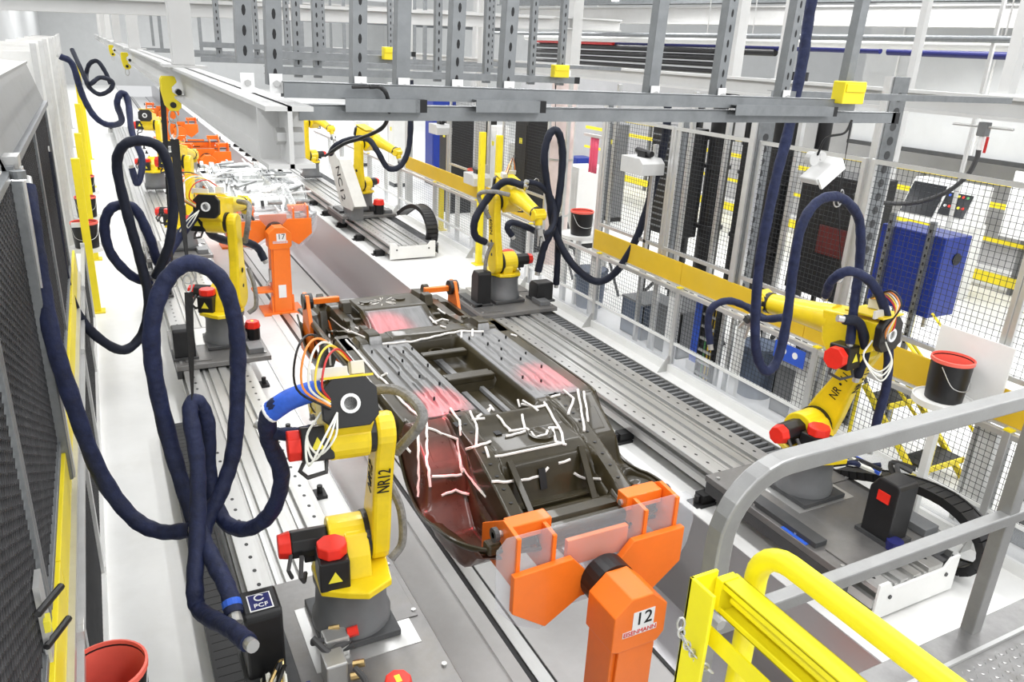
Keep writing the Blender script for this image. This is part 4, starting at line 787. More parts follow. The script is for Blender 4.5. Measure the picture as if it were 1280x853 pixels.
MB().span((7.8, 6.1, .95), (8.4, 7.0, 2.45)).link('body', 'black', t, bevel=.01)
MB().span((7.79, 6.15, 1.5), (7.8, 6.6, 1.85)).link('red_panel', mat('dark_red_panel', (.10, .012, .01), .5), t)
for y in (6.15, 6.95):
    for x in (7.85, 8.35): MB().span((x-.025, y-.025, 0), (x+.025, y+.025, .95)).link('leg', 'blackmetal', t)
for k, (x, y, r, z1, lb) in enumerate(((8.1, 8.9, .17, 3.4, 'thick black vertical pipe behind the fence, nearest the camera box'), (8.1, 8.3, .10, 3.2, 'slim black vertical pipe between two thicker ones'), (7.9, 7.5, .16, 3.6, 'thick black vertical pipe behind the second strand of navy hose'), (8.2, 7.15, .09, 3.2, 'slim black pipe left of the black cabinet'), (8.3, 9.7, .09, 3.0, 'slim black pipe far left of the pipe group'))):
    t = thing('black_pipe', lb, 'pipe', (x, y, 0), 'black pipes behind the right fence')
    MB().cyl((x, y, .55), (x, y, z1), r, n=18).link('pipe', 'black', t, smooth=True)
    for z in (1.3, 2.2, 2.6): MB().cyl((x, y, z), (x, y, z+.05), r*1.18, n=18).link('flange', 'blackmetal', t)
    MB().bar((x, y-.25, 0), (x, y-.02, .7), .05, .05).link('brace', 'blackmetal', t); MB().bar((x, y+.25, 0), (x, y+.02, .7), .05, .05).link('brace', 'blackmetal', t)
t = thing('black_machine', 'black slatted machine cabinet behind the camera box', 'machine', (7.6, 9.4, 0))
MB().span((7.5, 8.95, 1.15), (7.9, 9.75, 2.75)).link('body', 'black', t, bevel=.01)
sl_ = MB().span((7.48, 8.97, 1.25), (7.5, 9.73, 1.27)).link('louvre', 'galv', t)
for k in range(1, 16): clone(sl_, t, (0, 0, k*.09))
for y in (9.0, 9.7): MB().span((7.55, y-.03, 0), (7.61, y+.03, 1.15)).link('leg', 'blackmetal', t); MB().bar((7.58, y, .05), (7.58, y-.5, .55), .04, .04).link('brace', 'blackmetal', t)
for k, (x, y) in enumerate(((7.3, 7.9), (7.35, 6.75), (7.5, 5.6), (7.2, 8.5), (7.2, 10.3), (7.0, 11.4), (7.6, 12.2))):
    t = thing('support_post', 'slim aluminium post behind the wire fence, '+('third', 'fifth', 'sixth', 'second', 'first', 'far', 'farthest')[k]+' from the pink curtain', 'post', (x, y, 0), 'support posts behind the fence')
    MB().span((x-.03, y-.03, 0), (x+.03, y+.03, 3.28)).link('profile', 'alu', t, bevel=.004); MB().bar((x, y-.5, .02), (x, y, .75), .03, .03).link('brace', 'dark', t); MB().span((x-.08, y-.08, 0), (x+.08, y+.08, .015)).link('foot', 'steel', t)
t = thing('control_console', 'white operator console with black screen and coloured buttons beyond the blue cabinet', 'console', (12.7, 8.2, 0))
MB().span((12.6, 7.75, 0), (13.2, 8.35, 1.3)).link('stand', 'white', t, bevel=.02)
MB().prism([(-.1, 1.25), (.5, 1.25), (.5, 1.95), (.2, 1.95)], (12.55, 7.7, 0), (1, 0, 0), (0, 0, 1), (0, 1.25, 0)).link('desk_head', 'white', t, bevel=.02)
sd = Matrix.Rotation(math.atan2(.3, .7), 3, 'Y')
MB().box((12.59, 8.60, 1.62), (.012, .62, .56), sd).link('screen', 'glassdark', t); MB().box((12.585, 8.0, 1.62), (.012, .46, .40), sd).link('button_panel', 'glassdark', t)
for k in range(10): MB().cyl((12.575+.08*(k//5), 7.84+.08*(k % 5), 1.58+.17*(k//5)), (12.555+.08*(k//5), 7.84+.08*(k % 5), 1.59+.17*(k//5)), .024, n=8).link('button', ('red', 'warn', 'blue', 'red', 'label', 'wgreen', 'red', 'warn', 'label', 'blue')[k], t)
for k, m_ in enumerate(('label', 'worg', 'glassdark')): MB().span((12.59, 7.95, 1.0-.16*k), (12.6, 8.2, .88-.16*k)).link('sticker', m_, t)
t = thing('white_panel_board', 'white board beside the operator console', 'board', (13.6, 7.2, 0)); MB().span((13.6, 6.7, 1.1), (13.65, 7.75, 2.2)).link('board', 'label', t); MB().span((13.62, 7.2, 0), (13.66, 7.26, 1.1)).link('leg', 'steel', t)
t = thing('white_panel_board', 'bright white low board right of the operator console', 'board', (13.9, 6.9, 0)); MB().span((13.9, 6.4, .35), (13.95, 7.35, 1.05)).link('board', 'label', t); MB().span((13.92, 6.9, 0), (13.96, 6.96, .35)).link('leg', 'steel', t)
t = thing('yellow_guard_rail', 'yellow guard rail along the far wall', 'railing', (14.2, 4, 0))
for z, h in ((.12, .18), (.85, .07), (1.45, .09), (1.85, .05)): MB().span((14.17, 3.0, z), (14.23, 22, z+h)).link('rail', 'safety', t)
for k in range(9): MB().span((14.2, 3.2+k*2.2, 0), (14.28, 3.28+k*2.2, 1.9)).link('post', 'grey', t)
struct(MB().span((14.6, -2, 2.2), (14.8, 12.0, 6.5)).link('wall_right', 'wallwhite'))
for k, y in enumerate((3.0, 5.2, 7.6, 9.2, 11.2)): struct(MB().span((14.57, y-.012, 2.25), (14.6, y+.012, 6.5)).link('trim_%d' % (9+k), 'white'))
struct(MB().span((14.5, -2, 2.16), (14.9, 12.0, 2.24)).link('trim_14', 'dark'))
struct(MB().span((16.0, -2, 0), (16.2, 30, 2.9)).link('wall_right', mat('grey_far_wall', (.42, .42, .43), .6, 0, .1, .8)))
struct(MB().span((22, 8, 0), (22.3, 68, 7)).link('wall_right', 'wallwhite'))
struct(MB().span((-8, 66, 0), (24, 66.3, 7)).link('wall_back', 'wallwhite'))
struct(MB().span((-2.9, 3, 0), (-2.7, 66, 7)).link('wall_left', 'wallwhite'))
# bins, stairs and other things standing on the floor behind the low fence
def barrel(label, x, y, r=.24, h=.62):
    t = thing('waste_bin', label, 'bin', (x, y, 0), 'grey bins behind the low fence')
    MB().lathe([(r*.84, 0), (r*.93, h*.6), (r, h-.03), (r*1.06, h-.03), (r*1.06, h), (r*.97, h), (r*.93, h-.06), (r*.80, .02), (.001, .02)], (x, y, 0), 28).link('drum', 'bin', t, smooth=True)
    MB().lathe([(r*1.07, h-.035), (r*1.085, h-.03), (r*1.085, h-.005), (r*1.07, h)], (x, y, 0), 28).link('rim', 'bin', t, smooth=True)
    for s in (-1, 1): MB().box((x+s*r*1.05, y, h-.1), (.04, .12, .03)).link('handle', 'bin', t)
barrel('grey-blue round bin behind the wire fence, right of the hanging sealant nozzle', 6.55, 6.05); barrel('blue-grey round bin behind the fence below the first bucket', 6.5, 9.6, .24, .6)
def tote(label, x, y, w, d, h, m='bin'):
    t = thing('storage_tote', label, 'box', (x, y, 0), 'grey totes behind the low fence')
    MB().span((x-w/2, y-d/2, 0), (x+w/2, y+d/2, .02)).span((x-w/2, y-d/2, 0), (x-w/2+.02, y+d/2, h)).span((x+w/2-.02, y-d/2, 0), (x+w/2, y+d/2, h)).span((x-w/2, y-d/2, 0), (x+w/2, y-d/2+.02, h)).span((x-w/2, y+d/2-.02, 0), (x+w/2, y+d/2, h)).link('tub', m, t)
    MB().span((x-w/2-.015, y-d/2-.015, h), (x+w/2+.015, y+d/2+.015, h+.03)).link('lid', 'grey', t, bevel=.006)
tote('grey tote stack behind the fence, left of the blue sheet', 6.65, 7.55, .6, .6, .62, 'grey'); tote('dark tote behind the fence below the hose sag', 6.6, 8.25, .55, .5, .5); tote('long grey cabinet behind the fence at the lower right', 6.75, 2.4, .7, 1.2, .75, 'grey')
tote('grey tote behind the fence, right of the round bin', 6.7, 5.35, .6, .6, .55, 'grey')
t = thing('blue_sheet', 'blue narrow panel standing behind the low fence', 'panel', (6.35, 6.9, 0)); MB().span((6.3, 6.82, .12), (6.34, 6.96, 1.0)).link('sheet', 'blue', t); MB().span((6.28, 6.80, 0), (6.42, 6.98, .12)).link('base', 'white', t)
t = thing('blue_sign', 'blue sign with two white dots on the low fence', 'sign', (6.0, 4.9, .9)); MB().span((5.985, 4.95, .82), (5.995, 5.35, 1.0)).link('plate', 'blue', t)
for y in (5.07, 5.22): MB().cyl((5.985, y, .92), (5.982, y, .92), .035, n=14).link('symbol', 'label', t)
t = thing('cable_ladder', 'black cable ladder with green and yellow cables behind the low fence', 'cable tray', (6.2, 6.6, 0))
for y in (6.42, 6.66): MB().span((6.16, y, 0), (6.20, y+.02, 1.05)).link('side_rail', 'blackmetal', t)
rg = MB().span((6.16, 6.42, .08), (6.18, 6.68, .11)).link('rung', 'steel', t)
for k in range(1, 7): clone(rg, t, (0, 0, k*.15))
for k, m_ in enumerate(('wgreen', 'wyel', 'black', 'wyel', 'black', 'wgreen')): MB().cyl((6.21, 6.46+.03*k, 0), (6.21, 6.46+.03*k, 1.1), .012, n=6).link('cable', m_, t)
MB().span((6.22, 6.40, 0), (6.24, 6.70, 1.05)).link('back', 'black', t)
t = thing('yellow_step_stairs', 'small yellow-framed stairs with black treads behind the low fence', 'stairs', (6.9, 4.0, 0))
for k in range(3): MB().span((6.45, 3.75+.25*k, .22*(k+1)-.03), (7.0, 4.02+.25*k, .22*(k+1))).link('tread', 'black', t); MB().span((6.44, 3.74+.25*k, .22*(k+1)-.05), (7.01, 3.76+.25*k, .22*(k+1)+.005)).link('nosing', 'safety', t)
for x in (6.43, 7.02):
    MB().bar((x, 3.7, 0), (x, 4.55, .75), .04, .05).link('stringer', 'safety', t)
    MB().tube([(x, 3.72, 0), (x, 3.72, .95), (x, 4.6, 1.6), (x, 4.6, 0)], .02, 8).link('handrail', 'safety', t); MB().cyl((x, 3.72, .5), (x, 4.6, 1.15), .016, n=8).link('handrail', 'safety', t)
# posts, curtains and boxes in the middle background
for k, (x, y, z1) in enumerate(((5.88, 12.37, 2.35), (6.2, 12.35, 2.3), (6.3, 15.2, 1.2))):
    t = thing('yellow_post', 'yellow bollard post '+('left of the robot facing the camera', 'just right of another yellow post', 'behind the low fence in the distance')[k], 'post', (x, y, 0), 'yellow posts by the right fence')
    MB().span((x-.05, y-.05, 0), (x+.05, y+.05, z1)).link('post', 'safety', t, bevel=.008); MB().span((x-.1, y-.1, 0), (x+.1, y+.1, .02)).link('base_plate', 'safety', t)
t = thing('pink_curtain', 'narrow pink-red strip curtain behind the hose loop', 'curtain', (7.6, 11.5, 0)); MB().grid(18, 4, lambda u, v: (7.6+.015*math.sin(u*20), 11.35+.26*u, 1.75+.6*v)).link('sheet', 'pinkred', t, smooth=True, solid=.004); MB().span((7.57, 11.1, 2.35), (7.63, 11.8, 2.40)).span((7.58, 11.08, 0), (7.62, 11.12, 2.4)).link('rod', 'alu', t)
t = thing('round_duct', 'pale pinkish round duct behind the robot facing the camera', 'duct', (7.3, 12.1, 0)); MB().cyl((7.3, 12.1, 0), (7.3, 12.1, 3.5), .22, n=24).link('duct', mat('pale_pink_duct', (.72, .60, .57), .35, 0, .15, 2), t, smooth=True)
for z in (.9, 1.9, 2.9): MB().cyl((7.3, 12.1, z), (7.3, 12.1, z+.03), .235, n=24).link('seam', 'steel', t)
def sensor_box(label, x, y, z):
    t = thing('camera_box', label, 'box', (x, y, z), 'pale camera boxes on posts')
    MB().prism([(0, 0), (.46, 0), (.46, .20), (.08, .20), (0, .14)], (x-.16, y-.2, z), (0, 1, 0), (0, 0, 1), (.34, 0, 0)).link('box', 'lampcase', t, bevel=.006)
    MB().box((x, y, z+.24), (.10, .16, .08)).cyl((x, y-.15, z+.25), (x, y+.15, z+.27), .04, n=10).link('black_camera', 'black', t, bevel=.004)
    MB().span((x+.16, y, 0), (x+.21, y+.05, z+.35)).link('mount', 'steel', t)
sensor_box('white box with black camera in front of the slatted machine', 5.98, 7.9, 2.32); sensor_box('white box with black camera left of the yellow posts', 6.05, 12.9, 1.36); sensor_box('small distant white box with black camera', 6.3, 15.3, 2.0)
rb = random.Random(11)
for k in range(14):
    x = 7.2+1.15*(k % 4)+rb.uniform(0, .25); y = 12.9+1.9*(k//2)+rb.uniform(0, .4); h = rb.uniform(1.4, 2.6); w = rb.uniform(.3, .8); m_ = ('black', 'white', 'bluecab', 'grey', 'black', 'white', 'alu')[k % 7]
    t = thing('equipment_cabinet', 'distant %s equipment cabinet in the background, number of the row %s' % ({'black': 'black', 'white': 'white', 'bluecab': 'blue', 'grey': 'grey', 'alu': 'silver'}[m_], 'behind the right fence'), 'cabinet', (x, y, 0), 'distant equipment cabinets')
    t['label'] = 'distant %s equipment cabinet, %s behind the far right fence' % ({'black': 'black', 'white': 'white', 'bluecab': 'blue', 'grey': 'grey', 'alu': 'silver'}[m_], ['first', 'second', 'third', 'fourth', 'fifth', 'sixth', 'seventh', 'eighth', 'ninth', 'tenth', 'eleventh', 'twelfth', 'thirteenth', 'fourteenth'][k])
    MB().span((x-w/2, y-w/2, .1), (x+w/2, y+w/2, h)).link('body', m_, t, bevel=.01); MB().span((x-w/2-.01, y-w/2+.05, .3), (x-w/2, y+w/2-.05, h-.1)).link('door', m_, t, bevel=.004); MB().span((x-w/2, y-w/2, 0), (x+w/2, y+w/2, .1)).link('plinth', 'black', t)
    MB().span((x-w/2-.015, y-.06, h-.45), (x-w/2-.01, y+.06, h-.35)).link('sticker', 'warn', t)
HOSES = [
 (0.048, 'hose', 'thick navy hose looping over the top beside the nearest robot', [(0.33, 3.55, 0.81), (0.32, 3.70, 0.88), (0.27, 4.00, 0.92), (0.22, 4.30, 1.02), (0.16, 4.50, 1.36), (0.12, 4.55, 1.81), (0.14, 4.55, 2.13), (0.24, 4.60, 2.36), (0.38, 4.60, 2.45), (0.53, 4.60, 2.34), (0.59, 4.60, 2.06), (0.58, 4.60, 1.72), (0.51, 4.50, 1.29), (0.41, 4.40, 1.08), (0.30, 4.30, 0.94), (0.24, 4.20, 0.85)]),
 (0.046, 'hose', 'navy hose dropping from its strap to the nearest carriage and up to the robot', [(0.35, 3.20, 0.90), (0.29, 3.40, 0.85), (0.18, 3.75, 0.73), (0.17, 3.85, 0.82), (0.23, 4.10, 1.03), (0.28, 4.30, 1.33), (0.28, 4.45, 1.60), (0.33, 4.50, 1.63), (0.37, 4.50, 1.48), (0.35, 4.45, 1.13), (0.39, 4.30, 0.92), (0.50, 4.10, 0.95), (0.62, 3.95, 1.13), (0.67, 3.85, 1.41), (0.60, 3.75, 1.70), (0.60, 3.65, 1.90), (0.70, 3.60, 1.98), (0.85, 3.60, 2.01)]),
 (0.034, 'hose', 'short navy hose branching to the nearest robot elbow', [(0.58, 3.75, 1.77), (0.63, 3.72, 1.74), (0.72, 3.66, 1.75), (0.79, 3.60, 1.78)]),
 (0.046, 'hose', 'long navy hose hanging down past the left mesh fence', [(-0.38, 4.90, 2.86), (-0.37, 4.70, 2.52), (-0.36, 4.60, 2.15), (-0.31, 4.55, 1.73), (-0.23, 4.50, 1.28), (-0.10, 4.40, 1.01), (0.04, 4.30, 0.93), (0.20, 4.20, 0.96)]),
 (0.048, 'hosedark', 'dark hose sagging between the left fence and the second robot', [(-0.44, 8.20, 2.62), (-0.44, 8.10, 2.13), (-0.45, 8.10, 1.45), (-0.35, 8.20, 0.97), (-0.07, 8.30, 0.62), (0.15, 8.40, 0.73), (0.25, 8.40, 1.09), (0.22, 8.40, 1.52), (0.16, 8.40, 1.97), (0.12, 8.40, 2.44), (0.20, 8.30, 2.66), (0.38, 8.30, 2.70), (0.53, 8.30, 2.60), (0.59, 8.30, 2.21), (0.51, 8.30, 1.73), (0.41, 8.40, 1.46), (0.35, 8.50, 1.31)]),
 (0.048, 'hose', 'navy hose ring beside the second robot on the left', [(0.30, 8.60, 1.23), (0.13, 8.50, 1.33), (-0.03, 8.50, 1.57), (-0.06, 8.50, 1.84), (0.01, 8.50, 2.02), (0.14, 8.50, 2.06), (0.25, 8.50, 1.99), (0.34, 8.50, 1.70), (0.41, 8.60, 1.41), (0.61, 8.80, 1.61), (0.83, 8.90, 1.85)]),
 (0.050, 'hosedark', 'dark hose dangling from the second robot wrist by the carrier numbered 17', [(0.92, 9.40, 1.59), (0.98, 9.50, 1.78), (1.09, 9.50, 1.72), (1.03, 9.60, 1.50), (1.21, 9.80, 1.34), (1.50, 10.20, 1.21), (1.69, 10.40, 1.07), (1.77, 10.40, 0.90)]),
 (0.055, 'hose', 'distant blue hose sagging from the left wall', [(-0.45, 17.00, 3.20), (-0.27, 17.00, 3.07), (-0.18, 17.00, 2.54), (-0.03, 17.00, 2.16), (0.18, 17.00, 2.00), (0.41, 16.50, 2.11), (0.36, 16.00, 2.46), (0.45, 16.00, 2.64), (0.54, 16.00, 2.53), (0.53, 15.50, 2.02), (0.63, 15.20, 1.58), (0.50, 15.00, 1.20), (0.44, 15.00, 1.47)]),
 (0.050, 'hosedark', 'far coil of dark hose above the third left robot', [(-0.31, 22.00, 3.22), (-0.13, 21.00, 2.68), (-0.05, 21.00, 2.43), (0.14, 21.00, 2.29), (0.37, 21.00, 2.40), (0.43, 21.00, 2.58), (0.19, 21.00, 2.66), (-0.04, 21.00, 2.51), (-0.09, 22.00, 2.64), (0.01, 22.00, 2.91), (0.19, 22.00, 2.98), (0.33, 22.00, 2.74), (0.41, 22.00, 2.47)]),
 (0.050, 'hosedark', 'dark hose hanging under the distant right robot, left of the yellow board', [(3.65, 14.00, 1.80), (3.70, 13.80, 1.97), (3.93, 13.60, 2.10), (4.16, 13.40, 2.12), (4.27, 13.20, 1.93), (4.45, 13.20, 1.65), (4.67, 13.20, 1.67), (4.82, 13.20, 1.92), (4.87, 13.20, 2.33), (4.87, 13.20, 3.13)]),
 (0.006, 'black', 'thin black cable hooked over the strut beside the main beam', [(0.68, 2.60, 3.32), (0.70, 2.50, 3.36), (0.73, 2.40, 3.39), (0.76, 2.30, 3.43), (0.76, 2.24, 3.48), (0.74, 2.20, 3.53), (0.72, 2.20, 3.55), (0.69, 2.20, 3.55)]),
 (0.050, 'hosedark', 'dark hose loop hanging over the robot that faces the camera', [(5.14, 8.90, 0.85), (5.21, 8.90, 1.18), (5.32, 8.90, 1.45), (5.39, 8.90, 1.83), (5.41, 8.90, 2.36), (5.35, 8.90, 2.65), (5.26, 8.90, 2.74), (5.17, 8.90, 2.65), (5.13, 8.90, 2.36), (5.25, 8.90, 1.84), (5.37, 8.90, 1.39), (5.56, 8.70, 0.98), (5.84, 8.50, 0.76), (6.02, 8.30, 0.94), (6.14, 8.10, 1.42), (6.24, 8.00, 2.06), (6.27, 7.90, 2.68), (6.27, 7.90, 3.01), (6.25, 7.90, 3.18)]),
 (0.050, 'hosedark', 'dark hose wrapped around the arm of the robot facing the camera', [(4.91, 9.00, 2.02), (4.71, 9.20, 2.04), (4.51, 9.30, 1.79), (4.35, 9.30, 1.53), (4.36, 9.30, 1.31), (4.52, 9.30, 1.21)]),
 (0.040, 'hosedark', 'short dark hose at the wrist of the robot facing the camera', [(4.55, 8.60, 1.46), (4.48, 8.60, 1.56), (4.54, 8.60, 1.63), (4.78, 8.60, 1.55), (5.08, 8.70, 1.42), (5.28, 8.80, 1.53), (5.29, 8.90, 1.83), (5.09, 8.90, 2.03), (4.91, 8.90, 2.08)]),
 (0.045, 'hosedark', 'straight dark hose dropping beside the squat black box', [(5.51, 9.00, 0.61), (5.47, 8.95, 1.04), (5.41, 8.90, 1.61)]),
 (0.033, 'hose', 'navy hose running from the lower right robot up over its strap', [(4.68, 3.50, 1.79), (4.70, 3.55, 2.08), (4.74, 3.60, 2.30), (4.69, 3.60, 2.54), (4.60, 3.60, 2.72), (4.39, 3.60, 2.85), (4.19, 3.60, 2.83), (4.08, 3.60, 2.68), (4.07, 3.60, 2.41), (4.10, 3.60, 2.01), (4.08, 3.60, 1.71), (3.98, 3.60, 1.64), (3.86, 3.60, 1.80), (3.79, 3.60, 2.10), (3.75, 3.60, 2.49), (3.77, 3.60, 2.96), (3.81, 3.60, 3.28), (3.83, 3.60, 3.68), (3.82, 3.60, 3.99), (3.83, 3.60, 4.20)]),
 (0.034, 'hose', 'navy hose arching behind the lower right robot to its black box', [(4.57, 3.70, 2.11), (4.48, 3.60, 2.26), (4.51, 3.50, 2.35), (4.69, 3.45, 2.27), (4.83, 3.40, 2.08), (4.97, 3.40, 1.79), (5.06, 3.40, 1.45), (5.05, 3.40, 1.18), (5.05, 3.40, 0.91)]),
 (0.031, 'hose', 'navy hose running along the forearm of the lower right robot to its nozzle', [(4.64, 4.10, 1.80), (4.63, 4.30, 1.73), (4.64, 4.50, 1.76), (4.51, 4.60, 1.80), (4.39, 4.65, 1.74), (4.37, 4.65, 1.60), (4.38, 4.60, 1.43)]),
 (0.036, 'hosedark', 'dark hose bending behind the elbow of the lower right robot', [(4.56, 3.50, 1.99), (4.67, 3.45, 1.96), (4.80, 3.45, 1.73), (4.84, 3.50, 1.51)]),
]
# ---------------------------------------------------------------- overhead steelwork
t = thing('main_beam', 'long white I-beam running over the left rail, its cut end bolted', 'beam', (.45, 2.12, 3.35))
bx, y0, y1, zb, zt = .45, 2.12, 48, 3.34, 3.50
MB().span((bx-.006, y0, zb), (bx+.006, y1, zt)).link('web', 'beamwhite', t)
MB().span((bx-.062, y0, zt-.012), (bx+.062, y1, zt)).link('top_flange', 'beamwhite', t); MB().span((bx-.062, y0, zb), (bx+.062, y1, zb+.012)).link('bottom_flange', 'beamwhite', t)
MB().span((bx-.062, y0+.12, zb+.012), (bx-.006, y0+.135, zt-.012)).link('stiffener', 'beamwhite', t)
MB().span((bx+.006, y0+.12, zb+.012), (bx+.062, y0+.135, zt-.012)).link('stiffener', 'beamwhite', t)
MB().cyl((bx-.03, y0+.05, (zb+zt)/2), (bx+.006, y0+.05, (zb+zt)/2), .022, n=6).cyl((bx+.006, y0+.05, (zb+zt)/2), (bx+.04, y0+.05, (zb+zt)/2), .024, n=6).link('end_bolt', 'steel', t)
for k, y in enumerate((4.72, 9.6, 14.5, 19.5, 24.5, 30)):
    p = thing('beam_hanger', 'white square post standing on the main beam, %s from the camera' % ('first', 'second', 'third', 'fourth', 'fifth', 'sixth')[k], 'post', (bx, y, zt), 'posts on the main beam')
    MB().span((bx-.055, y-.055, zt+.012), (bx+.055, y+.055, 6.4)).link('post', 'beamwhite', p, bevel=.004); MB().span((bx-.11, y-.10, zt), (bx+.11, y+.10, zt+.012)).link('plate', 'beamwhite', p)
def trolley(label, y, s=1.):
    t = thing('hoist_trolley', label, 'trolley', (bx-.07, y, zb), 'yellow trolleys on the main beam')
    for yy in (-.05, .03):
        MB().prism([(-0.122, 0.074), (-0.113, 0.090), (-0.050, 0.090), (-0.043, 0.062), (-0.070, 0.037), (-0.070, 0.012), (-0.030, -0.019), (-0.030, -0.068), (-0.050, -0.087), (-0.089, -0.087), (-0.109, -0.062), (-0.122, 0.012)], (bx, y+yy, zb+.02), (1, 0, 0), (0, 0, 1), (0, .02, 0)).link('side_plate', 'safety', t, bevel=.003)
    MB().cyl((bx-.072, y-.056, zb-.035), (bx-.072, y+.056, zb-.035), .016, n=14).link('axle', 'black', t)
    MB().cyl((bx-.035, y-.03, zb+.03), (bx-.035, y+.03, zb+.03), .016, n=14).link('wheel', 'black', t)
    MB().tube([(bx-.075+.02*math.cos(a*.3927), y, zb-.10+.035*math.sin(a*.3927)) for a in range(17)], .005, 6).link('shackle', 'steel', t)
trolley('yellow hoist trolley gripping the main beam above the nearest hose strap', 4.75); trolley('smaller-looking yellow trolley farther along the main beam', 10.2); trolley('distant yellow trolley near the far end of the main beam', 15.5)
# slotted struts
def strut(label, p, q, w=.041, slots=True, face=(0, -1, 0), mt='galv', grp='slotted steel struts', name='slotted_strut', caps=False):
    t = thing(name, label, 'strut', p, grp); P_, Q = Vector(p), Vector(q); d = (Q-P_).normalized(); f = Vector(face); s = d.cross(f).normalized()
    MB().bar(P_+f*(w*.46), Q+f*(w*.46), w, w*.08, f).link('face', mt, t)
    MB().bar(P_+s*(w*.46), Q+s*(w*.46), w*.9, w*.08, s).link('side', mt, t); MB().bar(P_-s*(w*.46), Q-s*(w*.46), w*.9, w*.08, s).link('side', mt, t)
    if slots:
        h = MB(); L = (Q-P_).length; k = .03
        while k < L:
            c = P_+d*k+f*(w*.505)
            h.add([c+s*(w*.13*math.cos(a*math.pi/4))+d*(.014*math.sin(a*math.pi/4)) for a in range(8)], [tuple(range(8))]); k += .05
        h.link('slots', 'black', t, kind='stuff')
    if caps: MB().box(Q+d*.004, (w, w, w)).link('end_cap', 'black', t)
    return t
YB = 2.25
strut('upper grey strut crossing the whole view from the main beam', (.46, YB, 3.535), (2.70, YB, 3.525), .045, False, (0, 0, 1), grp='paired overhead struts')
strut('lower grey strut crossing the whole view below its twin', (.50, YB+.01, 3.475), (2.97, YB+.01, 3.478), .045, False, (0, 0, 1), caps=True, grp='paired overhead struts')
strut('short dark splice strut between the paired struts, left', (.62, YB-.035, 3.50), (.84, YB-.035, 3.50), .036, False, (0, -1, 0), caps=True, grp='splice struts')
strut('short dark splice strut between the paired struts, middle', (1.02, YB-.035, 3.503), (1.24, YB-.035, 3.503), .036, False, (0, -1, 0), caps=True, grp='splice struts')
strut('short dark splice strut between the paired struts, right', (2.05, YB-.035, 3.503), (2.55, YB-.035, 3.503), .036, False, (0, -1, 0), caps=True, grp='splice struts')
ords = ['first', 'second', 'third', 'fourth', 'fifth', 'sixth', 'seventh', 'eighth', 'ninth', 'tenth', 'eleventh', 'twelfth', 'thirteenth', 'fourteenth', 'fifteenth', 'sixteenth', 'seventeenth', 'eighteenth', 'nineteenth', 'twentieth']
for k, x in enumerate((.37, .445, .68, .81, .98, 1.155, 1.72, 2.02, 2.34, 2.68)):
    s = strut('slotted hanger strut above the paired struts, %s from the left' % ords[k], (x, YB+.03, 3.545 if k else 3.60), (x+.03, YB+.03, 4.6), .041, k % 3 != 0 or k == 0, (0, -1, 0), grp='near hanger struts')
    MB().box((x, YB-.0, 3.55), (.035, .004, .05)).link('end_bracket', 'label', s); MB().cyl((x, YB-.003, 3.55), (x, YB-.012, 3.55), .009, n=6).link('bolt', 'steel', s)
for k, (y, z, xa, xb) in enumerate(((4.6, 3.505, .85, 2.85), (4.6, 3.585, .85, 1.6), (7.0, 3.49, .8, 3.6), (9.5, 3.47, .8, 4.5), (12, 3.45, .8, 6.5), (7.0, 3.60, .8, 2.6), (15, 3.42, .8, 7))):
    strut('farther overhead strut lying across the line, %s away' % ords[k], (xa, y, z), (xb, y, z), .041, False, (0, -1, 0), caps=True, grp='far cross struts')
n = 0
for y, xs in ((4.6, (1.04, 1.15, 1.88, 2.21, 2.53, 2.75)), (7.0, (.95, 1.25, 1.5, 1.8, 2.4, 3.0, 3.4)), (9.5, (.9, 1.3, 1.7, 2.2, 2.9, 3.7)), (12, (.9, 1.4, 2.0, 2.6, 3.4, 4.5)), (15, (1.0, 2.0, 3.0, 4.0))):
    for i, x in enumerate(xs):
        strut('thin slotted hanger strut in the overhead forest, row %s, %s from the left' % ({4.6: 'nearest', 7.0: 'second', 9.5: 'third', 12: 'fourth', 15: 'fifth'}[y], ords[i]), (x, y+.03, 3.47), (x, y+.03, 5.2), .041, y < 8, (0, -1, 0), grp='far hanger struts'); n += 1
for k, (x, y, z, s) in enumerate(((1.56, 4.55, 3.62, .5), (2.70, 4.55, 3.56, .55), (2.64, 2.22, 3.575, .6))):
    t = thing('yellow_junction_box', 'yellow box clipped to the struts, %s' % ('left one in the far row', 'middle one in the far row', 'large one at the right end of the paired struts')[k], 'box', (x, y, z), 'yellow boxes on the struts')
    MB().box((x, y, z), (.20*s, .10*s, .14*s)).link('case', 'safety', t, bevel=.004); MB().box((x, y-.055*s, z+.03*s), (.18*s, .01*s, .05*s)).link('cover', 'safety', t, bevel=.002); MB().box((x+.12*s, y, z-.02*s), (.04*s, .03*s, .07*s)).link('clip', 'label', t)
# big beams and pipes
def beam(label, p, q, h, w, mt='beamwhite', name='roof_beam', grp='white roof beams'):
    t = thing(name, label, 'beam', p, grp); P_, Q = Vector(p), Vector(q)
    MB().bar(P_, Q, w*.3, h).link('web', mt, t); MB().bar(P_+Vector((0, 0, h/2)), Q+Vector((0, 0, h/2)), w, .03).link('flange', mt, t); MB().bar(P_-Vector((0, 0, h/2)), Q-Vector((0, 0, h/2)), w, .03).link('flange', mt, t)
beam('white beam along the right side, passing behind the yellow box', (7.0, -1, 3.40), (7.0, 26, 3.44), .17, .16)
beam('white beam crossing the top left of the view', (-2.6, 8, 3.80), (4.6, 8, 3.985), .11, .12)
beam('broad white beam crossing the top right of the view', (10.58, 20.6, 4.62), (14.2, 6.9, 4.62), .34, .22)
beam('grey girder above the broad white beam at the top right', (10.4, 21.0, 5.05), (14.3, 6.6, 5.05), .36, .3, 'galv')
beam('second white beam at the top, farther back', (-1, 16, 4.15), (11, 16, 4.35), .22, .2)
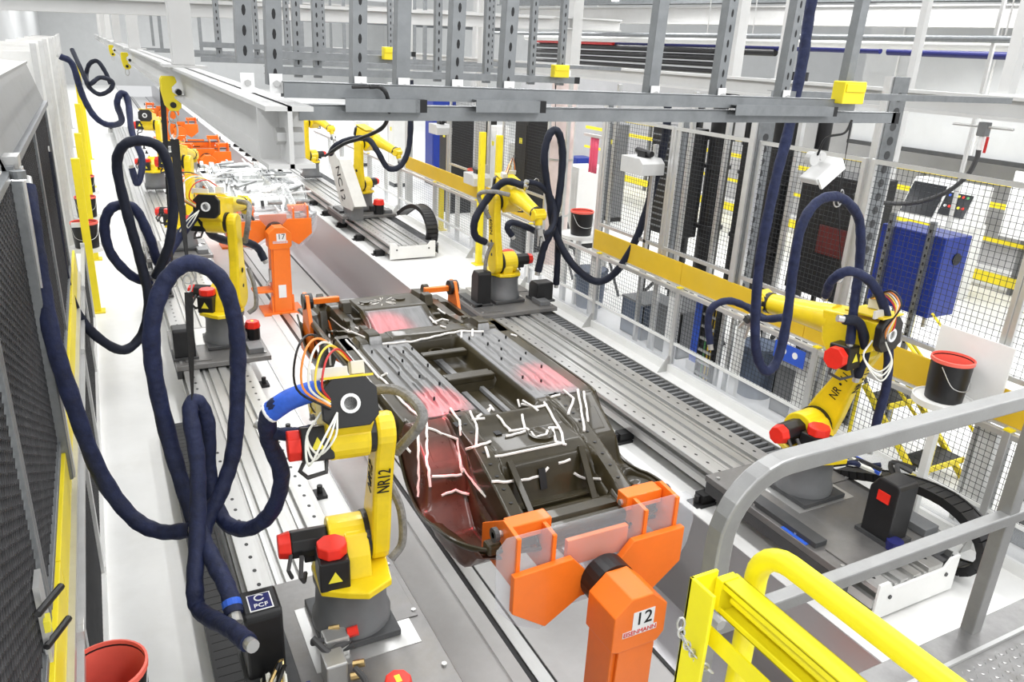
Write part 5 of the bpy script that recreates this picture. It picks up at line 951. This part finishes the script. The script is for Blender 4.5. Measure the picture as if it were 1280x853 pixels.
beam('white cross beam far down the hall', (-2.5, 28, 4.4), (16, 28, 4.7), .3, .25)
beam('grey girder under the roof in the far hall', (-2.5, 40, 4.6), (20, 40, 4.9), .4, .3, 'galv')
for k, (a, b, r, m_) in enumerate((((12, 20.3, 4.02), (12, 9.6, 3.98), .05, 'navy'), ((12, 22, 3.92), (12, 12, 3.90), .07, 'black'), ((12, 22, 3.75), (12, 13, 3.76), .06, 'black'), ((12, 22, 3.62), (12, 13, 3.62), .05, 'black'), ((12, 22, 3.48), (12, 13.5, 3.48), .05, 'black'), ((12.2, 9.6, 3.98), (12.2, 3, 3.93), .06, 'navy'), ((11.8, 22, 4.10), (11.8, 3, 4.08), .08, 'white'), ((11.5, 24, 4.2), (11.5, 3, 4.15), .05, 'galv'), ((11.9, 21.5, 4.02), (11.9, 17.5, 4.0), .05, 'wred'))):
    t = thing('overhead_pipe', '%s pipe under the far roof, %s of the rack' % ({'navy': 'navy blue', 'black': 'black', 'white': 'white', 'galv': 'grey', 'wred': 'dark red'}[m_], ords[k]), 'pipe', a, 'overhead pipe rack')
    MB().cyl(a, b, r, n=12).link('pipe', m_, t, smooth=True)
    for f in ((.2, .5, .8) if m_ in ('white', 'galv') else ()):
        c = Vector(a).lerp(Vector(b), f); MB().cyl(c+Vector((0, 0, r)), c+Vector((0, 0, 1.2)), .012, n=6).link('hanger_rod', 'steel', t)
for k, (x, y, w, z0, z1) in enumerate(((7.0, 6.9, .06, 3.5, 5.2), (7.5, 4.55, .11, 3.5, 6), (9.3, 6.9, .09, 0, 5), (9.6, 10.5, .2, 0, 6), (9.8, 16, .25, 0, 6), (10.2, 22, .25, 0, 6), (6.6, 18, .15, 0, 6), (6.7, 14.2, .16, 0, 6), (11.6, 7.4, .05, 1.0, 5))):
    t = thing('white_column', 'white steel column, %s counted outward in the right hall' % ords[k], 'column', (x, y, z0), 'white columns in the right hall')
    MB().span((x-w/2, y-w/2, z0), (x+w/2, y+w/2, z1)).link('shaft', 'beamwhite', t, bevel=.004); MB().span((x-w*.9, y-w*.9, z0), (x+w*.9, y+w*.9, z0+.02)).link('base_plate', 'white', t)
# strip lamps under the far roof and bright fittings
for k, (x, y) in enumerate(((-1.4, 18), (-1.4, 28), (2.7, 28), (2.7, 42), (-1.4, 42), (11.5, 18), (11.5, 8))):
    t = thing('strip_lamp', 'lit strip lamp hanging in the hall, %s of the row' % ords[k], 'lamp', (x, y, 4.95), 'strip lamps')
    MB().span((x-.08, y-1.2, 4.95), (x+.08, y+1.2, 5.02)).link('housing', 'white', t); MB().span((x-.07, y-1.18, 4.935), (x+.07, y+1.18, 4.95)).link('diffuser', 'lampon', t); MB().cyl((x, y, 5.02), (x, y, 5.9), .012, n=6).link('hanger_rod', 'steel', t)
# lamp hanging from the paired struts
t = thing('tilted_work_lamp', 'white tilted rectangular lamp hanging by a black cable from the struts', 'lamp', (2.6, 2.25, 3.28))
R = Matrix.Rotation(-.62, 3, 'Y')
MB().box((2.60, 2.25, 3.27), (.15, .09, .03), R).link('case', 'lampcase', t, bevel=.006); MB().box((2.612, 2.205, 3.262), (.14, .012, .05), R).link('front_rim', 'white', t)
MB().cyl((2.555, 2.25, 3.315), (2.555, 2.28, 3.315), .028, n=14).cyl((2.60, 2.25, 3.325), (2.60, 2.28, 3.325), .018, n=12).link('clip', 'lampcase', t)
MB().tube(spline([(2.69, 2.22, 3.47), (2.66, 2.22, 3.42), (2.575, 2.23, 3.40), (2.565, 2.25, 3.33)], 8), .005, 6).link('cable', 'black', t)
# hose hanging from a wall outlet on the right
t = thing('drop_hose', 'dark hose drooping from a grey coupling under the right white beam', 'hose', (7.0, 4.36, 3.3))
MB().tube(spline([(7.0, 4.36, 3.05), (7.0, 4.36, 2.95), (7.0, 4.42, 2.78), (7.0, 4.6, 2.6), (7.0, 4.9, 2.46), (7.0, 5.3, 2.40), (7.05, 5.6, 2.42)], 8), .022, 8).link('hose', 'rubber', t, smooth=True)
MB().box((7.0, 4.36, 3.22), (.08, .08, .12)).link('coupling', 'grey', t, bevel=.006); MB().cyl((7.0, 4.36, 3.04), (7.0, 4.36, 3.17), .028, n=10).link('sleeve', 'label', t); MB().cyl((6.99, 4.30, 3.02), (6.99, 4.30, 3.16), .012, n=6).link('red_tag', 'wred', t)
MB().cyl((7.0, 4.1, 3.24), (7.0, 4.66, 3.24), .012, n=8).link('rod', 'steel', t)
# ---------------------------------------------------------------- hoses and straps
for r, mt, lb, pts in HOSES:
    P_ = spline(pts, 8); t = thing('robot_hose', lb, 'hose', pts[0], 'fabric-sleeved robot hoses')
    rs = [r*(1+.045*math.sin(i*1.7)+.03*math.sin(i*.61)) for i in range(len(P_))]
    MB().tube(P_, rs, 14).link('sleeve', mt, t, smooth=True)
    for e, dd in ((0, 1), (-1, -2)):
        a = P_[e]; b = P_[dd]; d = (a-b).normalized(); MB().cyl(a-d*.01, a+d*.05, r*.72, n=12).link('end_fitting', 'steel' if r > .03 else 'black', t)
    if 'nearest carriage' in lb:
        q = [Vector(p) for p in pts[-3:]]; Q = spline(q, 8); MB().tube(Q, r*1.2, 14).link('blue_cover', 'hoseblue', t, smooth=True)
        for p in (Q[0], Q[-2]): MB().lathe([(r*1.22, -.008), (r*1.28, 0), (r*1.22, .008)], p, 14, (q[1]-q[0]).to_track_quat('Z', 'Y').to_matrix()).link('tie', 'label', t)
    if 'looping over the top' in lb:
        for i in (3,): MB().tube(P_[i-1:i+2], r*1.06, 12).link('blue_tie', 'hoseblue', t)
def strap(label, p, q, w=.045, ring=True):
    t = thing('hanging_strap', label, 'strap', p, 'black hose straps'); P_, Q = Vector(p), Vector(q)
    MB().grid(12, 2, lambda u, v: tuple(P_.lerp(Q, u)+Vector(((v-.5)*w*math.cos(u*1.3), (v-.5)*w*math.sin(u*1.3), 0)))).link('webbing', 'strap', t, solid=.004)
    if ring:
        r = MB(); r.tube([Q+Vector((.04*math.cos(a*.3927), 0, -.03+.045*math.sin(a*.3927))) for a in range(17)], .005, 6); r.link('ring', 'steel', t)
        r = MB(); r.tube([P_+Vector((.022*math.cos(a*.3927), 0, .05+.05*math.sin(a*.3927))) for a in range(17)], .005, 6); r.link('carabiner', 'steel', t)
strap('black strap from the yellow trolley down to the top of the nearest hose loop', (.37, 4.75, 3.12), (.36, 4.62, 2.40)); strap('black strap below the nearest hose loop carrying a second hose', (.35, 4.6, 2.28), (.30, 4.47, 1.66))
strap('thin black strap holding up the navy hose of the lower right robot', (4.36, 3.6, 3.40), (4.38, 3.6, 2.86), .025); strap('thin black strap inside the navy hose loop of the lower right robot', (4.40, 3.6, 2.80), (4.58, 3.62, 2.30), .02); strap('thin strap holding the hose loop of the robot facing the camera', (5.22, 8.9, 3.46), (5.27, 8.9, 2.78), .025); strap('black strap above the second left robot', (.60, 8.4, 3.30), (.50, 8.35, 1.3), .05); strap('thin tie between the hose loop and the forearm of the robot facing the camera', (5.20, 8.9, 2.7), (5.06, 8.95, 2.1), .02)
strut('short strut holding the strap of the lower right hose', (3.6, 3.6, 3.50), (6.0, 3.6, 3.50), .041, False, (0, -1, 0), grp='hose support struts'); strut('short strut holding the strap of the far hose loop', (4.2, 8.9, 3.52), (6.2, 8.9, 3.52), .041, False, (0, -1, 0), grp='hose support struts')
strut('short strut holding the hose of the distant right robot', (3.67, 13.2, 3.18), (5.77, 13.2, 3.18), .05, False, (0, -1, 0), grp='hose support struts')
# leaning white cover plate with lettering
t = thing('cover_plate_arm', 'tall off-white bent cover plate lettered on its face, by the distant right robot', 'cover', (4.2, 16.3, .3))
o_ = Vector((4.34, 15.0, .52)); u_ = Vector((-.06, 1.0, -.02)).normalized(); w_ = Vector((-.10, .28, 1)).normalized(); n_ = u_.cross(w_)
MB().prism([(0, .1), (.12, 0), (.72, 0), (.80, .1), (1.0, .95), (.92, 1.12), (.55, 1.18), (.42, 1.05)], o_, u_, w_, n_*.03).link('plate', 'cream', t, bevel=.01)
MB().prism([(0, .1), (.42, 1.05), (.30, 1.0), (-.12, .12)], o_, u_, w_, Vector((.25, 0, 0))).link('bent_edge', 'cream', t, bevel=.01)
MB().span((4.35, 15.2, .30), (4.6, 15.8, .55)).link('mount', 'grey', t)
nd = -n_ if n_.x > 0 else n_
text('plate_lettering', 'NC12', .34, 'ink', t, o_+u_*.50+w_*.50+(nd*.004 if n_.x > 0 else n_*.034), -w_, nd.cross(-w_), squash=.85)
# ---------------------------------------------------------------- fence and enclosure on the left
def expanded(mb, x, ya, yb, za, zb, c=.045, r=.0034):     # diamond bars in the plane x
    import itertools
    H_, L_ = zb-za, yb-ya; k = 1.9
    s = -H_*k
    while s < L_+H_*k:
        for sg in (1, -1):
            # line y = s + sg*k*(z)
            pts = []
            z_lo, z_hi = 0., H_
            ys, ye = (s, s+k*H_) if sg > 0 else (s+k*H_, s)
            # clip to 0..L_
            def zat(y): return (y-ys)/(ye-ys)*H_
            a, b = (ys, 0.), (ye, H_)
            lo, hi = min(ys, ye), max(ys, ye)
            if hi <= 0 or lo >= L_: continue
            ya_, yb_ = max(lo, 0), min(hi, L_)
            za_, zb_ = zat(ya_), zat(yb_)
            mb.bar((x+sg*.001, ya+ya_, za+za_), (x+sg*.001, ya+yb_, za+zb_), r*2, r*1.4, (1, 0, 0))
        s += c*2
    return mb
LX = -.42
def lpanel(label, ya, yb, za, zb, x=LX, post=True, c=.042):
    t = thing('mesh_fence_panel', label, 'fence', (x, ya, za), 'dark mesh panels on the left')
    expanded(MB(), x, ya+.03, yb-.03, za+.03, zb-.03, c, .0042).link('expanded_mesh', 'mesh', t, kind='stuff')
    for y in (ya, yb): MB().span((x-.018, y-.022, za), (x+.018, y+.022, zb)).link('frame_stile', 'galv', t, bevel=.003)
    for z in (za, zb): MB().span((x-.018, ya, z-.02), (x+.018, yb, z+.02)).link('frame_rail', 'galv', t, bevel=.003)
lpanel('dark mesh panel at the left edge, nearest the camera', 1.6, 3.05, 1.45, 2.98); lpanel('dark mesh panel left of the grey post, upper left', 3.1, 4.62, 1.45, 2.98); lpanel('dark mesh panel behind the long navy hose', 4.72, 6.6, 1.45, 2.98); lpanel('dark mesh panel farther along the left fence', 6.65, 8.6, 1.45, 2.98)
t = thing('grey_post', 'broad galvanised post hanging at the left, in front of the mesh', 'post', (LX+.03, 4.64, 1.2)); MB().span((LX-.01, 4.58, 1.22), (LX+.05, 4.70, 3.0)).link('profile', 'galv', t, bevel=.006); MB().span((LX+.045, 4.60, 1.22), (LX+.06, 4.68, 3.0)).link('cover_strip', 'alu', t, bevel=.003); MB().box((LX+.0, 4.64, 3.03), (.10, .16, .06)).link('bracket', 'steel', t)
t = thing('sheet_hood', 'shiny grey sheet-metal hood over the left enclosure', 'hood', (LX, 4.6, 2.98))
MB().prism([(LX, 3.0), (LX-.10, 3.36), (LX-1.3, 3.45), (LX-1.3, 3.44), (LX-.105, 3.345), (LX-.012, 3.0)], (0, 4.5, 0), (1, 0, 0), (0, 0, 1), (0, 4.3, 0)).link('sheet', 'railalu', t); MB().span((LX-.02, 4.5, 2.98), (LX+.03, 8.8, 3.02)).link('edge_rail', 'galv', t); MB().bar((LX-.10, 4.5, 3.36), (LX-.10, 8.8, 3.36), .03, .02).link('ridge_strip', 'railalu', t)
MB().prism([(LX, 3.0), (LX-.10, 3.36), (LX-1.3, 3.45), (LX-1.3, 3.0)], (0, 4.5, 0), (1, 0, 0), (0, 0, 1), (0, .012, 0)).link('end_sheet', 'railalu', t)
t = thing('small_lamp', 'small lit lamp under the hood corner at the left', 'lamp', (LX+.05, 4.5, 2.95)); MB().cyl((LX+.05, 4.44, 2.97), (LX+.05, 4.44, 3.01), .035, n=12).link('housing', 'galv', t); MB().cyl((LX+.05, 4.44, 2.965), (LX+.05, 4.44, 2.97), .03, n=12).link('lens', 'lampon', t)
# low fence under it
t = thing('yellow_guard_board', 'yellow guard board running down the left edge', 'board', (-.40, 1.5, 1.1), 'yellow boards on the left')
for k in range(4): MB().span((-.412, 1.5+k*2.0, 1.16), (-.388, 3.49+k*2.0, 1.40)).link('board', 'safety', t, bevel=.003)
MB().span((-.41, 1.5, 1.10), (-.36, 9.5, 1.155)).link('carrier_rail', 'alu', t)
for i, (ya, yb) in enumerate(((1.6, 3.4), (3.45, 5.3), (5.35, 7.2), (7.25, 9.2), (9.25, 11.2))):
    t = thing('low_mesh_fence', 'low dark-meshed fence section on the left, %s from the camera' % ords[i], 'fence', (-.36, ya, 0), 'low fence sections on the left')
    expanded(MB(), -.36, ya+.03, yb-.03, .08, .98, .026, .003).link('expanded_mesh', 'mesh', t, kind='stuff')
    for y in (ya, yb): MB().span((-.385, y-.025, 0), (-.335, y+.025, 1.08)).link('post', 'alu', t, bevel=.003)
    MB().span((-.38, ya, .98), (-.34, yb, 1.03)).link('top_rail', 'alu', t); MB().span((-.39, ya, 0), (-.33, yb, .07)).link('kerb', 'white', t); MB().span((-.372, ya+.2, .07), (-.37, yb-.2, .98)).link('backing_sheet', 'cream', t)
for k, (x, y, h) in enumerate(((-.31, 11.63, 2.1), (-.30, 14.6, 2.1), (-.30, 18.0, 2.3), (-.3, 22, 2.5), (-.3, 27, 2.7))):
    t = thing('yellow_post', 'yellow post in the left aisle, %s from the camera' % ords[k], 'post', (x, y, 0), 'yellow posts in the left aisle')
    MB().span((x-.05, y-.05, 0), (x+.05, y+.05, h)).link('post', 'safety', t, bevel=.006); MB().span((x-.1, y-.1, 0), (x+.1, y+.1, .02)).link('base_plate', 'safety', t); MB().span((x-.16, y-.02, 1.2), (x-.05, y+.02, 1.26)).link('bracket', 'white', t)
for k, (x, y) in enumerate(((-.55, 11.0), (-.55, 13.0), (-.6, 15.5), (-.6, 18), (-.65, 21), (-.7, 25), (-.8, 30), (-.9, 36))):
    t = thing('wall_post', 'pale grey post along the left wall, %s from the camera' % ords[k], 'post', (x, y, 0), 'grey posts along the left wall')
    MB().span((x-.03, y-.02, 0), (x+.03, y+.02, 3.5)).link('shaft', 'alu', t, bevel=.004); MB().span((x-.9, y+.03, .05), (x-.03, y+.06, 3.4)).link('panel', 'white', t); MB().span((x-.1, y-.1, 0), (x+.1, y+.1, .02)).link('base_plate', 'steel', t)
t = thing('green_light', 'small green indicator light on the left wall', 'light', (-2.68, 24, 3.0)); MB().span((-2.7, 23.9, 2.9), (-2.64, 24.1, 3.25)).link('case', 'black', t); MB().span((-2.64, 23.93, 2.95), (-2.63, 24.07, 3.2)).link('lens', mat('lit_green', (.0, .7, .35), .4, emit=2.), t)
t = thing('latch_set', 'two black door latches and a yellow tag on the left mesh door', 'latch', (-.39, 2.8, 1.5)); MB().cyl((-.40, 2.72, 1.70), (-.33, 2.86, 1.70), .014, n=8).link('latch_bolt', 'black', t); MB().cyl((-.40, 2.76, 1.52), (-.33, 2.90, 1.52), .014, n=8).link('latch_bolt', 'black', t); MB().box((-.385, 2.78, 1.61), (.02, .05, .05)).link('tag', 'warn', t); MB().box((-.40, 2.84, 1.60), (.02, .12, .34)).link('latch_plate', 'alu', t)
# ---------------------------------------------------------------- platform, railing and yellow gate in the foreground
t = thing('checker_platform', 'checker-plate walkway corner at the bottom right', 'platform', (2.8, .6, 1.6))
px0, px1, py0, py1, pz = 1.55, 4.3, -.6, 1.24, 1.67
for k, (a, b) in enumerate(((1.55, 2.42), (2.43, 3.3), (3.31, 4.3))): MB().span((a, py0, pz-.03), (b, 1.17, pz)).link('deck_plate', 'slab', t, bevel=.002)
lg = MB()
for i in range(84):
    for j in range(54):
        x = 1.6+i*.032; y = -.5+j*.032
        if x > 4.25 or y > 1.15: continue
        a = .785 if (i+j) % 2 else -.785; c, s_ = math.cos(a), math.sin(a); L_, w_2 = .012, .0042
        lg.add([(x+c*L_, y+s_*L_, pz+.0002), (x-s_*w_2, y+c*w_2, pz+.0002), (x-c*L_, y-s_*L_, pz+.0002), (x+s_*w_2, y-c*w_2, pz+.0002), (x+c*L_*.6, y+s_*L_*.6, pz+.003), (x-c*L_*.6, y-s_*L_*.6, pz+.003)], [(0, 1, 4), (0, 4, 3), (1, 2, 5, 4), (3, 4, 5, 2)])
lg.link('raised_lugs', 'slab', t, kind='stuff')
MB().span((px0, 1.17, pz-.12), (px1, 1.30, pz-.01)).link('edge_channel', 'slab', t, bevel=.004); MB().span((px0, 1.17, pz-.01), (px1, 1.185, pz+.012)).link('kick_strip', 'steel', t)
for x in (1.7, 4.2): MB().span((x-.05, .9, 0), (x+.05, 1.0, pz-.03)).link('leg', 'steel', t)
t = thing('aluminium_railing', 'bent aluminium tube railing in the lower right foreground', 'railing', (2.8, 1.27, 1.67))
def sq(pts, w, nm, mt, par, n=8):
    return MB().tube(pts, w, n).link(nm, mt, par, smooth=True)
arc = [(1.345, 1.27, 1.2), (1.345, 1.27, 2.40)]+[(1.345+.20*(1-math.cos(a)), 1.27, 2.46+.20*math.sin(a)) for a in [k*math.pi/2/8 for k in range(9)]]+[(3.6, 1.27, 2.665)]
def flat(pts, w, h, nm, mt, par):       # rectangular tube swept in the plane y = const
    m = MB(); V = []
    for i, p in enumerate(pts):
        a = Vector(pts[max(0, i-1)]); b = Vector(pts[min(len(pts)-1, i+1)]); d = (b-a).normalized(); nn = Vector((-d.z, 0, d.x)); q = Vector(p)
        V += [q+nn*h/2+Vector((0, -w/2, 0)), q+nn*h/2+Vector((0, w/2, 0)), q-nn*h/2+Vector((0, w/2, 0)), q-nn*h/2+Vector((0, -w/2, 0))]
    n = len(pts); m.add(V, [(i*4+k, i*4+(k+1) % 4, i*4+4+(k+1) % 4, i*4+4+k) for i in range(n-1) for k in range(4)]+[(0, 1, 2, 3), (n*4-4, n*4-3, n*4-2, n*4-1)]); return m.link(nm, mt, par, bevel=.006)
flat(arc, .055, .052, 'top_rail', 'railalu', t); flat([(1.37, 1.27, 2.17), (3.6, 1.27, 2.17)], .046, .046, 'mid_rail', 'railalu', t)
for x in (2.76,): MB().span((x-.03, 1.25, 1.55), (x+.03, 1.30, 2.645)).link('post', 'railalu', t, bevel=.004)
MB().cyl((1.33, 1.245, 2.24), (1.33, 1.20, 2.24), .016, n=8).link('hinge_bolt', 'steel', t)
t = thing('yellow_swing_gate', 'bright yellow safety gate with chain in the bottom right foreground', 'gate', (1.2, 1.1, 1.6))
MB().span((1.09, 1.02, 1.5), (1.10, 1.10, 2.545)).span((1.09, 1.09, 1.5), (1.17, 1.10, 2.545)).link('post_angle', 'gateyel', t, bevel=.002)
gp = [(1.262, 1.06, 1.5), (1.262, 1.06, 2.52)]+[(1.262, 1.06-.09*(1-math.cos(a)), 2.52+.09*math.sin(a)) for a in [k*math.pi/2/6 for k in range(1, 7)]]+[(1.262, .2, 2.61)]
sq(gp, .027, 'loop_tube', 'gateyel', t, 12)
MB().span((1.215, .1, 2.44), (1.22, 1.08, 2.53)).span((1.165, .1, 2.44), (1.22, 1.08, 2.446)).span((1.165, .1, 2.44), (1.17, 1.08, 2.458)).span((1.165, .1, 2.524), (1.22, 1.08, 2.53)).span((1.165, .1, 2.51), (1.17, 1.08, 2.53)).link('channel_arm', 'gateyel', t, bevel=.002)
MB().cyl((1.19, .1, 2.485), (1.19, 1.05, 2.485), .0125, n=10).link('spring_rod', 'gateyel', t); MB().span((1.13, .1, 2.375), (1.136, 1.06, 2.425)).link('lower_bar', 'gateyel', t)
MB().box((1.185, 1.075, 2.49), (.05, .02, .085)).link('hinge_plate', 'gateyel', t)
cp = spline([(1.03, 1.045, 2.50), (1.028, 1.04, 2.465), (1.04, 1.04, 2.435), (1.06, 1.04, 2.40), (1.085, 1.045, 2.365), (1.11, 1.05, 2.33), (1.15, 1.05, 2.29)], 8); ch = None; acc = 0.; last = cp[0]; k = 0
for a_, b_ in zip(cp, cp[1:]):
    acc += (b_-a_).length
    if acc < .021: continue
    acc = 0.; d_ = (b_-a_).normalized()
    if ch is None:
        m = MB(); m.tube([(.0085*math.cos(a*.5236), 0, .0155*math.sin(a*.5236)) for a in range(13)], .0028, 5); ch = m.link('chain_link', 'steel', t, local=True); o = ch
    else: o = clone(ch, t)
    o.location = b_-OFF[t.name]; o.rotation_euler = (d_.to_track_quat('Z', 'Y').to_matrix() @ Matrix.Rotation(math.pi/2*(k % 2), 3, 'Z')).to_euler(); k += 1
